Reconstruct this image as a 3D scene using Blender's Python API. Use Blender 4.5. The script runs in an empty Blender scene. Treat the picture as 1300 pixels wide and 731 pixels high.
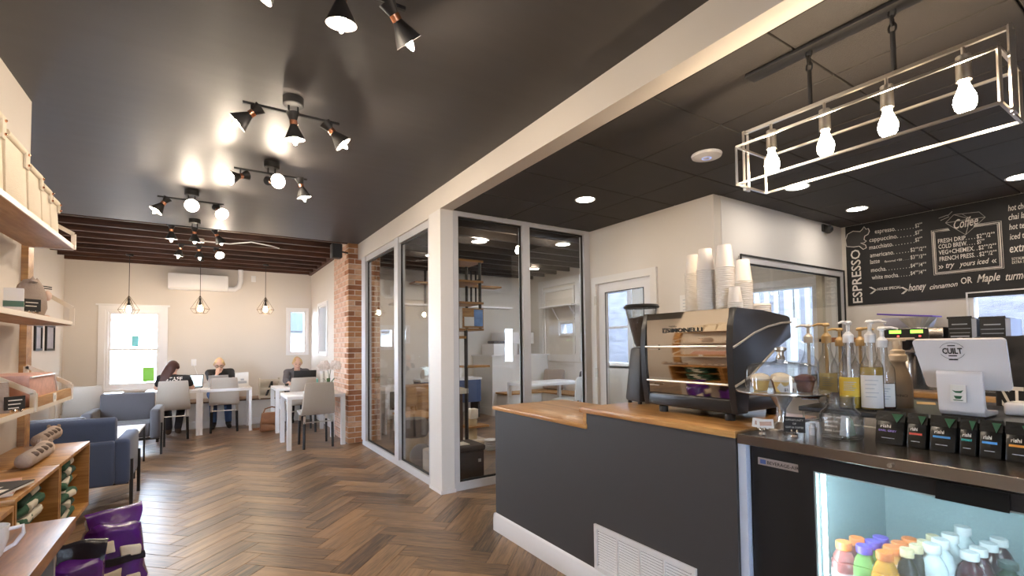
import bpy, bmesh, math, random
from mathutils import Matrix, Vector
random.seed(7)
PI = math.pi
scene = bpy.context.scene
COL = scene.collection

# ------------------------------------------------------------------ camera
FPX, PCX, PCY = 601.33, 650.0, 417.17          # focal length and principal point, in px of the 1300x731 frame
YAW, PITCH, ROLL, CAMH = 0.571749, 0.0355768, -0.0117412, 1.36
_f = Vector((math.sin(YAW)*math.cos(PITCH), math.cos(YAW)*math.cos(PITCH), math.sin(PITCH)))
_r0 = Vector((math.cos(YAW), -math.sin(YAW), 0)); _u0 = _r0.cross(_f)
_r = _r0*math.cos(ROLL) + _u0*math.sin(ROLL); _u = -_r0*math.sin(ROLL) + _u0*math.cos(ROLL)
CAM = Vector((0, 0, CAMH))
cd = bpy.data.cameras.new('camera'); cam = bpy.data.objects.new('camera', cd); COL.objects.link(cam)
cd.sensor_fit = 'HORIZONTAL'; cd.sensor_width = 36; cd.lens = FPX/1300*36
cd.shift_x = 0; cd.shift_y = (PCY-365.5)/1300; cd.clip_start = .02; cd.clip_end = 200
cam.matrix_world = Matrix(((_r.x,_u.x,-_f.x,0),(_r.y,_u.y,-_f.y,0),(_r.z,_u.z,-_f.z,CAMH),(0,0,0,1)))
scene.camera = cam
def ray(x, y): return _r*((x-PCX)/FPX) - _u*((y-PCY)/FPX) + _f
def at_z(x, y, z): d = ray(x,y); return CAM + d*((z-CAMH)/d.z)
def at_x(x, y, X): d = ray(x,y); return CAM + d*(X/d.x)
def at_y(x, y, Y): d = ray(x,y); return CAM + d*(Y/d.y)

# ------------------------------------------------------------------ world, exposure
W = bpy.data.worlds.new('sky'); scene.world = W; W.use_nodes = True
bg = W.node_tree.nodes['Background']; bg.inputs[0].default_value = (.66, .79, 1.0, 1); bg.inputs[1].default_value = 26.0
scene.view_settings.view_transform = 'Standard'; scene.view_settings.look = 'None'
scene.view_settings.exposure = 0.80; scene.view_settings.gamma = 1.0; scene.view_settings.use_curve_mapping = False
cy = scene.cycles
cy.use_denoising = True; cy.max_bounces = 9; cy.diffuse_bounces = 4; cy.glossy_bounces = 4
cy.transmission_bounces = 8; cy.transparent_max_bounces = 24; cy.caustics_reflective = False; cy.caustics_refractive = False
cy.sample_clamp_indirect = 6.0

# ------------------------------------------------------------------ materials
def lin(h):
    h = h.lstrip('#'); o = []
    for i in (0,2,4):
        c = int(h[i:i+2],16)/255; o.append(c/12.92 if c <= .04045 else ((c+.055)/1.055)**2.4)
    return (*o, 1)
MATS = {}
def mat(name, col, rough=.6, metal=0, var=0, vscale=8, bump=0, bscale=60, coat=0, spec=.5, sheen=0, stretch=None, alpha=1, emit=0, ecol=None, trans=0):
    if name in MATS: return MATS[name]
    m = bpy.data.materials.new(name); m.use_nodes = True; nt = m.node_tree; b = nt.nodes['Principled BSDF']
    c = lin(col) if isinstance(col, str) else (*col, 1)
    b.inputs['Base Color'].default_value = c; b.inputs['Roughness'].default_value = rough; b.inputs['Metallic'].default_value = metal
    b.inputs['Specular IOR Level'].default_value = spec; b.inputs['Coat Weight'].default_value = coat; b.inputs['Sheen Weight'].default_value = sheen
    b.inputs['Alpha'].default_value = alpha; b.inputs['Transmission Weight'].default_value = trans
    if emit:
        b.inputs['Emission Color'].default_value = (*(ecol or c[:3]), 1); b.inputs['Emission Strength'].default_value = emit
    if var or bump:
        tc = nt.nodes.new('ShaderNodeTexCoord'); src = tc.outputs['Object']
        if stretch:
            mp = nt.nodes.new('ShaderNodeMapping'); mp.inputs['Scale'].default_value = stretch
            nt.links.new(src, mp.inputs[0]); src = mp.outputs[0]
        if var:
            n = nt.nodes.new('ShaderNodeTexNoise'); n.inputs['Scale'].default_value = vscale; n.inputs['Detail'].default_value = 5
            nt.links.new(src, n.inputs['Vector'])
            mx = nt.nodes.new('ShaderNodeMix'); mx.data_type = 'RGBA'
            mx.inputs['A'].default_value = tuple(max(0,v*(1-var)) for v in c[:3])+(1,)
            mx.inputs['B'].default_value = tuple(min(1,v*(1+var)) for v in c[:3])+(1,)
            nt.links.new(n.outputs['Fac'], mx.inputs['Factor']); nt.links.new(mx.outputs['Result'], b.inputs['Base Color'])
        if bump:
            n2 = nt.nodes.new('ShaderNodeTexNoise'); n2.inputs['Scale'].default_value = bscale; n2.inputs['Detail'].default_value = 3
            nt.links.new(src, n2.inputs['Vector'])
            bp = nt.nodes.new('ShaderNodeBump'); bp.inputs['Strength'].default_value = bump; bp.inputs['Distance'].default_value = .01
            nt.links.new(n2.outputs['Fac'], bp.inputs['Height']); nt.links.new(bp.outputs[0], b.inputs['Normal'])
    MATS[name] = m; return m
def glass(name, tint=(1,1,1), refl=1.0, rough=.02, ior=1.45, haze=0, hazecol=(1,1,1), edge=None):
    """pane or bottle glass: clear transmission, fresnel mirror, optional surface haze"""
    if name in MATS: return MATS[name]
    m = bpy.data.materials.new(name); m.use_nodes = True; nt = m.node_tree
    for n in list(nt.nodes): nt.nodes.remove(n)
    o = nt.nodes.new('ShaderNodeOutputMaterial'); t = nt.nodes.new('ShaderNodeBsdfTransparent'); t.inputs[0].default_value = (*tint,1)
    g = nt.nodes.new('ShaderNodeBsdfGlossy'); g.inputs['Roughness'].default_value = rough; g.inputs['Color'].default_value = (refl,refl,refl,1)
    lw = nt.nodes.new('ShaderNodeLayerWeight'); lw.inputs[0].default_value = .5; f0 = ((ior-1)/(ior+1))**2      # Schlick fresnel, same from both sides
    pw = nt.nodes.new('ShaderNodeMath'); pw.operation = 'POWER'; pw.inputs[1].default_value = 5.0; nt.links.new(lw.outputs['Facing'], pw.inputs[0])
    fr = nt.nodes.new('ShaderNodeMath'); fr.operation = 'MULTIPLY_ADD'; fr.inputs[1].default_value = 1-f0; fr.inputs[2].default_value = f0; nt.links.new(pw.outputs[0], fr.inputs[0])
    if edge:                                     # thicker glass seen edge-on is darker
        p2 = nt.nodes.new('ShaderNodeMath'); p2.operation = 'POWER'; p2.inputs[1].default_value = 2.2; nt.links.new(lw.outputs['Facing'], p2.inputs[0])
        ec = nt.nodes.new('ShaderNodeMix'); ec.data_type = 'RGBA'; ec.inputs['A'].default_value = (*tint,1); ec.inputs['B'].default_value = (*edge,1)
        nt.links.new(p2.outputs[0], ec.inputs['Factor']); nt.links.new(ec.outputs['Result'], t.inputs[0])
    mx = nt.nodes.new('ShaderNodeMixShader'); nt.links.new(fr.outputs[0], mx.inputs[0]); nt.links.new(t.outputs[0], mx.inputs[1]); nt.links.new(g.outputs[0], mx.inputs[2])
    out = mx.outputs[0]
    if haze:
        d = nt.nodes.new('ShaderNodeBsdfDiffuse'); d.inputs[0].default_value = (*hazecol,1)
        m2 = nt.nodes.new('ShaderNodeMixShader'); m2.inputs[0].default_value = haze
        nt.links.new(out, m2.inputs[1]); nt.links.new(d.outputs[0], m2.inputs[2]); out = m2.outputs[0]
    nt.links.new(out, o.inputs[0]); MATS[name] = m; return m
def wood(name, c1, c2, rough=.4, scale=(1.2,14,14), rand=False, bump=.08, ring=.5):
    """grain runs along local x; c1/c2 light and dark tone"""
    if name in MATS: return MATS[name]
    m = bpy.data.materials.new(name); m.use_nodes = True; nt = m.node_tree; b = nt.nodes['Principled BSDF']
    tc = nt.nodes.new('ShaderNodeTexCoord'); mp = nt.nodes.new('ShaderNodeMapping'); mp.inputs['Scale'].default_value = scale
    nt.links.new(tc.outputs['Object'], mp.inputs[0])
    oi = nt.nodes.new('ShaderNodeObjectInfo')
    if rand:
        vm = nt.nodes.new('ShaderNodeVectorMath'); vm.operation = 'MULTIPLY'; vm.inputs[1].default_value = (37.0, 53.0, 91.0)
        cb = nt.nodes.new('ShaderNodeCombineXYZ')
        for k in range(3): nt.links.new(oi.outputs['Random'], cb.inputs[k])
        nt.links.new(cb.outputs[0], vm.inputs[0]); nt.links.new(vm.outputs[0], mp.inputs['Location'])
    n = nt.nodes.new('ShaderNodeTexNoise'); n.inputs['Scale'].default_value = 1.0; n.inputs['Detail'].default_value = 6; n.inputs['Roughness'].default_value = .6; n.inputs['Distortion'].default_value = ring
    nt.links.new(mp.outputs[0], n.inputs['Vector'])
    n3 = nt.nodes.new('ShaderNodeTexNoise'); n3.inputs['Scale'].default_value = 5.0; n3.inputs['Detail'].default_value = 4
    nt.links.new(mp.outputs[0], n3.inputs['Vector'])
    ad = nt.nodes.new('ShaderNodeMath'); ad.operation = 'MULTIPLY_ADD'; ad.inputs[1].default_value = .75 if rand else .35
    nt.links.new(n3.outputs['Fac'], ad.inputs[0]); nt.links.new(n.outputs['Fac'], ad.inputs[2])
    fac = ad.outputs[0]
    if rand:
        ge = nt.nodes.new('ShaderNodeNewGeometry'); sm = nt.nodes.new('ShaderNodeMath'); sm.operation = 'ADD'; fc = nt.nodes.new('ShaderNodeMath'); fc.operation = 'FRACT'
        nt.links.new(oi.outputs['Random'], sm.inputs[0]); nt.links.new(ge.outputs['Random Per Island'], sm.inputs[1]); nt.links.new(sm.outputs[0], fc.inputs[0])
        a2 = nt.nodes.new('ShaderNodeMath'); a2.operation = 'MULTIPLY_ADD'; a2.inputs[1].default_value = .34
        nt.links.new(fc.outputs[0], a2.inputs[0]); nt.links.new(fac, a2.inputs[2]); fac = a2.outputs[0]
    if rand:
        sc_ = nt.nodes.new('ShaderNodeMath'); sc_.operation = 'MULTIPLY'; sc_.inputs[1].default_value = .7; nt.links.new(fac, sc_.inputs[0]); fac = sc_.outputs[0]
    cr = nt.nodes.new('ShaderNodeValToRGB'); lo, hi = (.66, .92) if rand else (.5, .85)
    cr.color_ramp.elements[0].position = lo-.12 if rand else lo; cr.color_ramp.elements[0].color = lin(c2)
    cr.color_ramp.elements[1].position = hi if hi <= 1 else 1; cr.color_ramp.elements[1].color = lin(c1)
    nt.links.new(fac, cr.inputs[0]); nt.links.new(cr.outputs[0], b.inputs['Base Color'])
    b.inputs['Roughness'].default_value = rough
    bp = nt.nodes.new('ShaderNodeBump'); bp.inputs['Strength'].default_value = bump; bp.inputs['Distance'].default_value = .004
    nt.links.new(n3.outputs['Fac'], bp.inputs['Height']); nt.links.new(bp.outputs[0], b.inputs['Normal'])
    MATS[name] = m; return m
def glow(name, col, strength):
    if name in MATS: return MATS[name]
    m = bpy.data.materials.new(name); m.use_nodes = True; nt = m.node_tree
    b = nt.nodes['Principled BSDF']; b.inputs['Base Color'].default_value = (.9,.9,.9,1)
    b.inputs['Emission Color'].default_value = (*col,1); b.inputs['Emission Strength'].default_value = strength
    MATS[name] = m; return m

# ------------------------------------------------------------------ mesh helpers
class B:
    """collects shapes into one mesh"""
    def __init__(s, m=None): s.bm = bmesh.new(); s.m = m or Matrix()
    def _v(s, p): return s.bm.verts.new(s.m @ Vector(p))
    def poly(s, pts):
        try: return s.bm.faces.new([s._v(p) for p in pts])
        except ValueError: return None
    def box(s, x0, x1, y0, y1, z0, z1, bev=0, seg=2):
        v = [s._v((x,y,z)) for x in (x0,x1) for y in (y0,y1) for z in (z0,z1)]
        fs = [s.bm.faces.new([v[i] for i in q]) for q in ((0,1,3,2),(4,6,7,5),(0,4,5,1),(2,3,7,6),(0,2,6,4),(1,5,7,3))]
        if bev:
            es = list({e for f in fs for e in f.edges})
            bmesh.ops.bevel(s.bm, geom=es, offset=bev, segments=seg, affect='EDGES', profile=.5)
        return s
    def taper(s, c0, s0, c1, s1, bev=0):
        """frustum between two axis-aligned rectangles (centre, (sx,sy))"""
        v = []
        for c, q in ((c0,s0),(c1,s1)):
            for dx, dy in ((-1,-1),(1,-1),(1,1),(-1,1)): v.append(s._v((c[0]+dx*q[0]/2, c[1]+dy*q[1]/2, c[2])))
        fs = [s.bm.faces.new([v[i] for i in q]) for q in ((3,2,1,0),(4,5,6,7),(0,1,5,4),(1,2,6,5),(2,3,7,6),(3,0,4,7))]
        if bev: bmesh.ops.bevel(s.bm, geom=list({e for f in fs for e in f.edges}), offset=bev, segments=2, affect='EDGES', profile=.5)
        return s
    def lathe(s, prof, n=24, loc=(0,0,0), ang=None, sx=1, sy=1):
        M = Matrix.Translation(loc) @ (ang or Matrix()); rings = []
        for r, z in prof:
            if r < 1e-5: rings.append([s._v(M @ Vector((0,0,z)))])
            else: rings.append([s._v(M @ Vector((sx*r*math.cos(2*PI*k/n), sy*r*math.sin(2*PI*k/n), z))) for k in range(n)])
        for a, b in zip(rings, rings[1:]):
            if len(a) == 1 and len(b) == 1: continue
            for k in range(n):
                k2 = (k+1) % n
                if len(a) == 1: s.bm.faces.new((a[0], b[k2], b[k]))
                elif len(b) == 1: s.bm.faces.new((a[k], a[k2], b[0]))
                else: s.bm.faces.new((a[k], a[k2], b[k2], b[k]))
        return s
    def cyl(s, r, z0, z1, n=20, loc=(0,0,0), ang=None, r1=None, hole=0):
        r1 = r if r1 is None else r1
        return s.lathe([(0,z0),(r,z0),(r1,z1),(0,z1)], n, loc, ang)
    def rod(s, a, b, r, n=8, r1=None):
        a, b = Vector(a), Vector(b); d = b-a; q = d.to_track_quat('Z','Y').to_matrix().to_4x4()
        return s.lathe([(0,0),(r,0),(r if r1 is None else r1,d.length),(0,d.length)], n, a, q)
    def tube(s, pts, r, n=8, closed=False):
        pts = [Vector(p) for p in pts]; N = len(pts); rings = []; up = None
        for i, p in enumerate(pts):
            a = pts[(i-1) % N] if closed or i else pts[0]; b = pts[(i+1) % N] if closed or i < N-1 else pts[-1]
            t = (b-a).normalized()
            if up is None: up = t.orthogonal().normalized()
            up = (up - t*up.dot(t)); up = up.normalized() if up.length > 1e-6 else t.orthogonal().normalized()
            w = t.cross(up); rr = r[i] if isinstance(r, (list,tuple)) else r
            rings.append([s._v(p + up*(rr*math.cos(2*PI*k/n)) + w*(rr*math.sin(2*PI*k/n))) for k in range(n)])
        for i in range(N if closed else N-1):
            a, b = rings[i], rings[(i+1) % N]
            for k in range(n): s.bm.faces.new((a[k], a[(k+1)%n], b[(k+1)%n], b[k]))
        if not closed:
            s.bm.faces.new(rings[0][::-1]); s.bm.faces.new(rings[-1])
        return s
    def bar(s, a, b, w, h=None, up=(0,0,1)):
        """square bar from a to b"""
        h = h or w; a, b = Vector(a), Vector(b); t = (b-a).normalized(); u = Vector(up); u = u - t*u.dot(t)
        u = u.normalized() if u.length > 1e-5 else t.orthogonal().normalized(); q = t.cross(u)
        v = [s._v(p + q*(dx*w/2) + u*(dy*h/2)) for p in (a,b) for dx, dy in ((-1,-1),(1,-1),(1,1),(-1,1))]
        for f in ((3,2,1,0),(4,5,6,7),(0,1,5,4),(1,2,6,5),(2,3,7,6),(3,0,4,7)): s.bm.faces.new([v[i] for i in f])
        return s
    def prism(s, pts, d0, d1, axis='y', bev=0):
        """polygon extruded; axis y: pts are (x,z); x: (y,z); z: (x,y)"""
        def P(a, b, d): return {'y':(a,d,b),'x':(d,a,b),'z':(a,b,d)}[axis]
        lo = [s._v(P(a,b,d0)) for a, b in pts]; hi = [s._v(P(a,b,d1)) for a, b in pts]; n = len(pts)
        fs = [s.bm.faces.new(lo[::-1]), s.bm.faces.new(hi)] + [s.bm.faces.new((lo[k], lo[(k+1)%n], hi[(k+1)%n], hi[k])) for k in range(n)]
        if bev: bmesh.ops.bevel(s.bm, geom=list({e for f in fs for e in f.edges}), offset=bev, segments=2, affect='EDGES', profile=.5)
        return s
    def ball(s, c, r, n=14, rot=None):
        r = (r,r,r) if isinstance(r,(int,float)) else r; h = max(4, n//2)
        M = Matrix.Translation(c) @ (rot or Matrix()) @ Matrix.Diagonal((*r,1))
        return s.lathe([(math.sin(PI*i/h), -math.cos(PI*i/h)) for i in range(h+1)], n, (0,0,0), M)
    def cap(s, a, b, ra, rb, n=12):
        """tapered capsule"""
        a, b = Vector(a), Vector(b); d = b-a; L = d.length
        q = (d.to_track_quat('Z','Y').to_matrix().to_4x4() if L > 1e-6 else Matrix())
        pr = [(ra*math.sin(PI/2*i/4), -ra*math.cos(PI/2*i/4)) for i in range(5)] + [(rb*math.cos(PI/2*i/4), L+rb*math.sin(PI/2*i/4)) for i in range(5)]
        return s.lathe(pr, n, a, q)
    def mesh(s, name, smooth=True, angle=38):
        bmesh.ops.recalc_face_normals(s.bm, faces=s.bm.faces[:])
        me = bpy.data.meshes.new(name); s.bm.to_mesh(me); s.bm.free()
        if smooth:
            for p in me.polygons: p.use_smooth = True
            me.set_sharp_from_angle(angle=math.radians(angle))
        return me
    def obj(s, name, material, parent=None, loc=None, rz=0, smooth=True, angle=38):
        me = s.mesh(name, smooth, angle); me.materials.append(material)
        return link(name, me, parent, loc, rz)
def link(name, me, parent=None, loc=None, rz=0):
    o = bpy.data.objects.new(name, me); COL.objects.link(o)
    if loc is not None: o.location = loc
    if rz: o.rotation_euler = (0,0,rz)
    if parent: o.parent = parent
    return o
def tag(o, label, cat, group=None):
    o['label'] = label; o['category'] = cat
    if group: o['group'] = group
    return o
def thing(name, label, cat, loc=(0,0,0), rz=0, group=None):
    o = bpy.data.objects.new(name, None); COL.objects.link(o); o.empty_display_size = .05
    o.location = loc; o.rotation_euler = (0,0,rz)
    return tag(o, label, cat, group)
def struct(o): o['kind'] = 'structure'; return o
def copy_tree(o, parent=None):
    c = o.copy(); COL.objects.link(c); c.parent = parent
    for ch in [k for k in bpy.data.objects if k.parent == o and k is not c]: copy_tree(ch, c)
    return c
def dup(o, loc, rz, label, group=None):
    c = copy_tree(o); c.location = loc; c.rotation_euler = (0,0,rz); c['label'] = label
    if group: c['group'] = group
    return c
def frameY(y0, y1, x0, x1, z0, z1, w, b=None, wb=None, wt=None):
    """rectangular frame in an xz plane"""
    b = b or B(); wb = w if wb is None else wb; wt = w if wt is None else wt
    b.box(x0,x0+w,y0,y1,z0,z1); b.box(x1-w,x1,y0,y1,z0,z1); b.box(x0+w,x1-w,y0,y1,z0,z0+wb); b.box(x0+w,x1-w,y0,y1,z1-wt,z1); return b
def frameX(x0, x1, y0, y1, z0, z1, w, b=None, wb=None, wt=None):
    b = b or B(); wb = w if wb is None else wb; wt = w if wt is None else wt
    b.box(x0,x1,y0,y0+w,z0,z1); b.box(x0,x1,y1-w,y1,z0,z1); b.box(x0,x1,y0+w,y1-w,z0,z0+wb); b.box(x0,x1,y0+w,y1-w,z1-wt,z1); return b
def wall_with_holes(axis, d0, d1, a0, a1, z0, z1, holes):
    """wall slab (axis x: plane of constant x, a runs along y), holes = (a0,a1,z0,z1)"""
    b = B(); xs = sorted({a0,a1,*[h[0] for h in holes],*[h[1] for h in holes]}); zs = sorted({z0,z1,*[h[2] for h in holes],*[h[3] for h in holes]})
    for p, q in zip(xs, xs[1:]):
        run = None
        for r, t in zip(zs, zs[1:]):
            inside = any(h[0]-1e-6 <= p and q <= h[1]+1e-6 and h[2]-1e-6 <= r and t <= h[3]+1e-6 for h in holes)
            if not inside:
                run = (run[0], t) if run else (r, t)
            if (inside or t == zs[-1]) and run:
                if axis == 'x': b.box(d0,d1,p,q,run[0],run[1])
                else: b.box(p,q,d0,d1,run[0],run[1])
                run = None
    return b
def text_mesh(body, align='LEFT', extrude=0.0, shear=0.0, bold=0.0, spacing=1.0):
    c = bpy.data.curves.new('lettering', 'FONT'); c.body = body; c.size = 1; c.align_x = align; c.extrude = extrude; c.shear = shear; c.offset = bold
    c.resolution_u = 2; c.space_character = spacing
    o = bpy.data.objects.new('lettering', c); COL.objects.link(o)
    dg = bpy.context.evaluated_depsgraph_get(); me = bpy.data.meshes.new_from_object(o.evaluated_get(dg))
    bpy.data.objects.remove(o); bpy.data.curves.remove(c); return me
def text(body, origin, xdir, ydir, height, material, parent=None, width=None, shear=0, bold=0, align='LEFT', spacing=1.0, name='lettering', lift=.001):
    """flat lettering: origin = baseline start; height = cap height; width = fitted length"""
    me = text_mesh(body, align, 0, shear, bold, spacing)
    if not me.vertices: return None
    xs = [v.co.x for v in me.vertices]; w = max(xs)-min(xs); sy = height/.70; sx = (width/w) if width and w else sy
    X = Vector(xdir).normalized(); Y = Vector(ydir).normalized(); N = X.cross(Y).normalized(); O = Vector(origin) + N*lift
    x0 = min(xs) if align == 'LEFT' else 0
    for v in me.vertices: v.co = O + X*((v.co.x-x0)*sx) + Y*(v.co.y*sy)
    me.materials.append(material)
    return link(name, me, parent)

# colours
m_white = mat('white_paint', (.78,.76,.74), .45, bump=.02, bscale=120)
m_trim = mat('white_trim', (.80,.79,.80), .35)
m_wall = mat('greige_wall', (.66,.605,.55), .65, var=.03, vscale=1.5, bump=.03, bscale=90)
m_wallb = mat('cream_wall', (.72,.67,.61), .65, var=.02, vscale=1.2, bump=.03, bscale=90)
m_ceil = mat('black_ceiling', (.056,.051,.050), .50, var=.15, vscale=2, bump=.02, bscale=40, stretch=(1,6,1))
m_tile = mat('black_tile', (.052,.046,.042), .75, var=.15, vscale=6, bump=.25, bscale=160)
m_grid = mat('tile_gap', (.012,.012,.012), .9)
m_joist = wood('joist_wood', '#573524', '#1d100a', .6, (1.0,10,10), rand=True, bump=.2)
m_alu = mat('frame_grey', (.62,.62,.64), .35, metal=.1)
m_gask = mat('black_gasket', (.01,.01,.01), .6)
m_pane = glass('window_glass', (.97,.985,.98), refl=1.0)
m_pane2 = glass('partition_glass', (.96,.975,.97), refl=1.0, ior=1.5)
m_black = mat('black_metal', (.010,.010,.011), .45)
m_blackm = mat('black_satin', (.022,.021,.021), .55)
m_copper = mat('copper', (.80,.36,.20), .25, metal=1)
m_chrome = mat('chrome', (.80,.80,.80), .08, metal=1)
m_nickel = mat('brushed_nickel', (.66,.62,.57), .28, metal=1)
m_steel = mat('brushed_steel', (.46,.43,.41), .24, metal=1)
m_plank = wood('herringbone_plank', '#9c7a57', '#33241b', .40, (1.6,20,20), rand=True, bump=.10, ring=.9)
m_grout = mat('floor_joint', (.035,.024,.016), .8)
m_oak = wood('oak', '#bb8c50', '#8a5d2c', .40, (2,22,22), bump=.05)
m_butcher = wood('butcher_block', '#d0a064', '#a9763f', .30, (18,2.2,22), bump=.04)
m_charc = mat('charcoal_paint', (.050,.046,.046), .55, bump=.05, bscale=200)
m_fab_grey = mat('fabric_taupe', (.45,.40,.345), .95, var=.18, vscale=220, bump=.15, bscale=350, sheen=.2)
m_fab_blue = mat('fabric_slate', (.062,.092,.185), .95, var=.2, vscale=200, bump=.2, bscale=300, sheen=.2)
m_fab_dk = mat('fabric_charcoal', (.075,.07,.078), .95, var=.2, vscale=200, bump=.2, bscale=300, sheen=.2)
m_paper = mat('white_paper', (.82,.80,.77), .7)
m_chalk = mat('chalk_white', (.75,.70,.64), .9)
m_board = mat('chalkboard', (.016,.015,.015), .7, var=.25, vscale=5)
m_skin = mat('skin', (.62,.36,.26), .5, var=.05, vscale=12)

b_ = m_plank.node_tree.nodes['Principled BSDF']; b_.inputs['Coat Weight'].default_value = .6; b_.inputs['Coat Roughness'].default_value = .30   # FLOORCOAT sealed planks
# ================================================================== STRUCTURE
ZC, ZR = 2.855, 2.655            # main ceiling, dropped ceiling over the bar
XG, YG = 1.827, 4.062            # planes of the glass partition
YB, XL, XN, XR, XE = 10.4, -1.97, -.90, 1.79, 6.06
# ---- floor: herringbone planks
floor = struct(B().box(XL-.1, XE+.1, -2.7, YB+.1, -.06, -.0035).obj('floor', m_grout))
PL, PW = .60, .15
S2 = math.sqrt(.5)
pb = B().box(.001, PL-.001, .001, PW-.001, -.012, 0); bmesh.ops.bevel(pb.bm, geom=[e for e in pb.bm.edges if all(v.co.z > -.001 for v in e.verts)], offset=.0016, segments=1, affect='EDGES')
pm = pb.mesh('plank', smooth=False); pm.materials.append(m_plank)
spots = []
for i in range(-60, 60):
    for j in range(-8, 9):
        u, v = i*PW + j*PL, i*PW - j*PL
        for kind in (0, 1):
            uu, vv = (u, v) if kind == 0 else (u+PW, v+PW)      # kind 1 is turned by 90 degrees about its corner
            ox, oy = -.105+(uu-vv)*S2, 4.231+(uu+vv)*S2
            a = PI/4 + (PI/2 if kind else 0)
            cx, cy_ = ox+math.cos(a)*PL/2-math.sin(a)*PW/2, oy+math.sin(a)*PL/2+math.cos(a)*PW/2
            if not (XL-.25 < cx < XE+.2 and -2.7 < cy_ < YB+.2): continue
            vis = (XN-.1 < cx < XG+.05 and cy_ > 1.75) or (XL < cx < XG+.05 and cy_ > 3.9)
            vis = vis and cy_ < 9.75 and not (cx > 1.7 and cy_ > 6.9)
            vis = vis and cx > -.42-.20*cy_*.9
            spots.append((vis, math.hypot(cx, cy_), ox, oy, a))
near = sorted([s for s in spots if s[0]], key=lambda s: s[1])
rest = [s for s in spots if not s[0]] + near[300:]
for _, _, ox, oy, a in near[:300]:
    o = link('plank', pm, floor, (ox,oy,0), a)
rb = B()
for _, _, ox, oy, a in rest:
    rb.m = Matrix.Translation((ox,oy,0)) @ Matrix.Rotation(a,4,'Z'); rb.box(.001, PL-.001, .001, PW-.001, -.012, 0)
o = rb.obj('planks', m_plank, floor, smooth=False); o['kind'] = 'stuff'
# ---- main ceiling with exposed joists behind it
ceil = struct(B().box(XL-.1, XG, -2.7, 6.93, ZC, ZC+.03).obj('ceiling', m_ceil))
joists = struct(B().box(XL-.1, XE+.1, 4.0, YB+.1, 3.08, 3.12).obj('ceiling', mat('subfloor', (.05,.033,.022), .8, var=.3, vscale=3, stretch=(1,8,1))))
jm = None
for k in range(9):
    y = 7.02 + k*.42
    link('joist', B().box(XL, XR, y-.024, y+.024, ZC+.004, 3.08).mesh('joist'), joists).data.materials.append(m_joist)
for k in range(12):
    y = 4.35 + k*.42
    if y < 8.75: link('joist', B().box(XR+.25 if y > 6.9 else XG+.15, XE, y-.024, y+.024, ZC-.03, 3.08).mesh('joist'), joists).data.materials.append(mat('joist_dark', (.045,.035,.03), .6, var=.3, vscale=4, stretch=(1,8,8)))
link('ledger', B().box(XR-.05, XR, 7.95, YB, ZC-.01, 3.0).mesh('ledger'), joists).data.materials.append(m_joist)
# ---- dropped black tile ceiling over the bar
tiles = struct(B().box(XG+.12, XE+.1, -2.7, YG+.1, ZR+.014, ZR+.05).obj('ceiling', m_grid))
gx, gy = 1.945, 1.043-.61*6
for i in range(7):
    for j in range(13):
        x0, x1, y0, y1 = gx+.61*i, gx+.61*(i+1), gy+.61*j, gy+.61*(j+1)
        x0, x1, y0, y1 = max(x0,XG+.13), min(x1,XE), max(y0,-2.6), min(y1,YG)
        if x1-x0 < .03 or y1-y0 < .03 or (x0 > 3.7 and y0 > 2.5): continue
        link('ceiling_tile', B().box(x0+.004, x1-.004, y0+.004, y1-.004, ZR, ZR+.02, bev=.003, seg=1).mesh('ceiling_tile'), tiles).data.materials.append(m_tile)
# ---- beam, post and walls
b = B(); b.box(XG, XG+.128, -2.6, 4.33, ZR, ZC); b.box(XG, XG+.128, 4.33, 6.95, 2.625, ZC)
struct(b.obj('trim_1', m_wallb))
post = struct(B().box(XG, XG+.132, YG, YG+.268, 0, ZR).obj('trim_2', m_white))
b = B(); b.box(XG-.012, XG+.14, YG-.012, YG, 0, .03); b.box(XG-.012, XG, YG, YG+.268, 0, .03); b.obj('base_strip', m_trim, post)
WX0, WX1, WZ0, WZ1 = -1.448, -.684, .72, 2.045
W2 = (1.37, 1.69, 1.25, 2.12)
struct(wall_with_holes('y', YB, YB+.14, XL-.14, XR+.14, 0, 3.1, [(WX0,WX1,WZ0,WZ1), W2]).obj('wall_back', m_wall))
LW = [(6.4,7.4,.80,2.10)]  # unseen window, put in to bring bluish daylight from the left
struct(wall_with_holes('x', XL-.14, XL, 3.9, YB, 0, 3.1, LW).obj('wall_left', m_wall))
struct(B().box(XL, XN, 3.76, 3.9, 0, ZC).box(XN-.14, XN, -2.6, 3.76, 0, ZC).obj('wall_near_left', m_wall))
struct(wall_with_holes('y', -2.74, -2.6, XN-.14, XE+.14, 0, 2.9, [(-.86,-.05,.08,2.2)]).obj('wall_front', m_wall))
W3 = (8.85, 9.6, 1.25, 2.15)
struct(wall_with_holes('x', XR, XR+.14, 7.85, YB, 0, 3.1, [W3]).obj('wall_right', m_wall))
EW = [(-1.8,1.424,.95,1.80),(2.76,3.64,.05,2.06),(5.72,6.42,1.0,2.32),(7.06,7.61,1.56,1.82)]
struct(wall_with_holes('x', XE, XE+.14, -2.6, 8.94, 0, 3.1, EW).obj('wall_right', m_wallb))
CW = []
for q0, q1 in (((481,416),(500,442)),((505,416),(517,434))):
    p0, p1 = at_y(*q0,8.8), at_y(*q1,8.8); CW.append((p0.x,p1.x,p1.z,p0.z))
struct(wall_with_holes('y', 8.8, 8.94, XR+.14, XE, 0, 3.1, CW).obj('wall_cat_room', m_wallb))
struct(B().box(1.955, 3.7, YG+.015, YG+.10, ZR+.001, 3.08).obj('wall_header', m_wallb))
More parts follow.
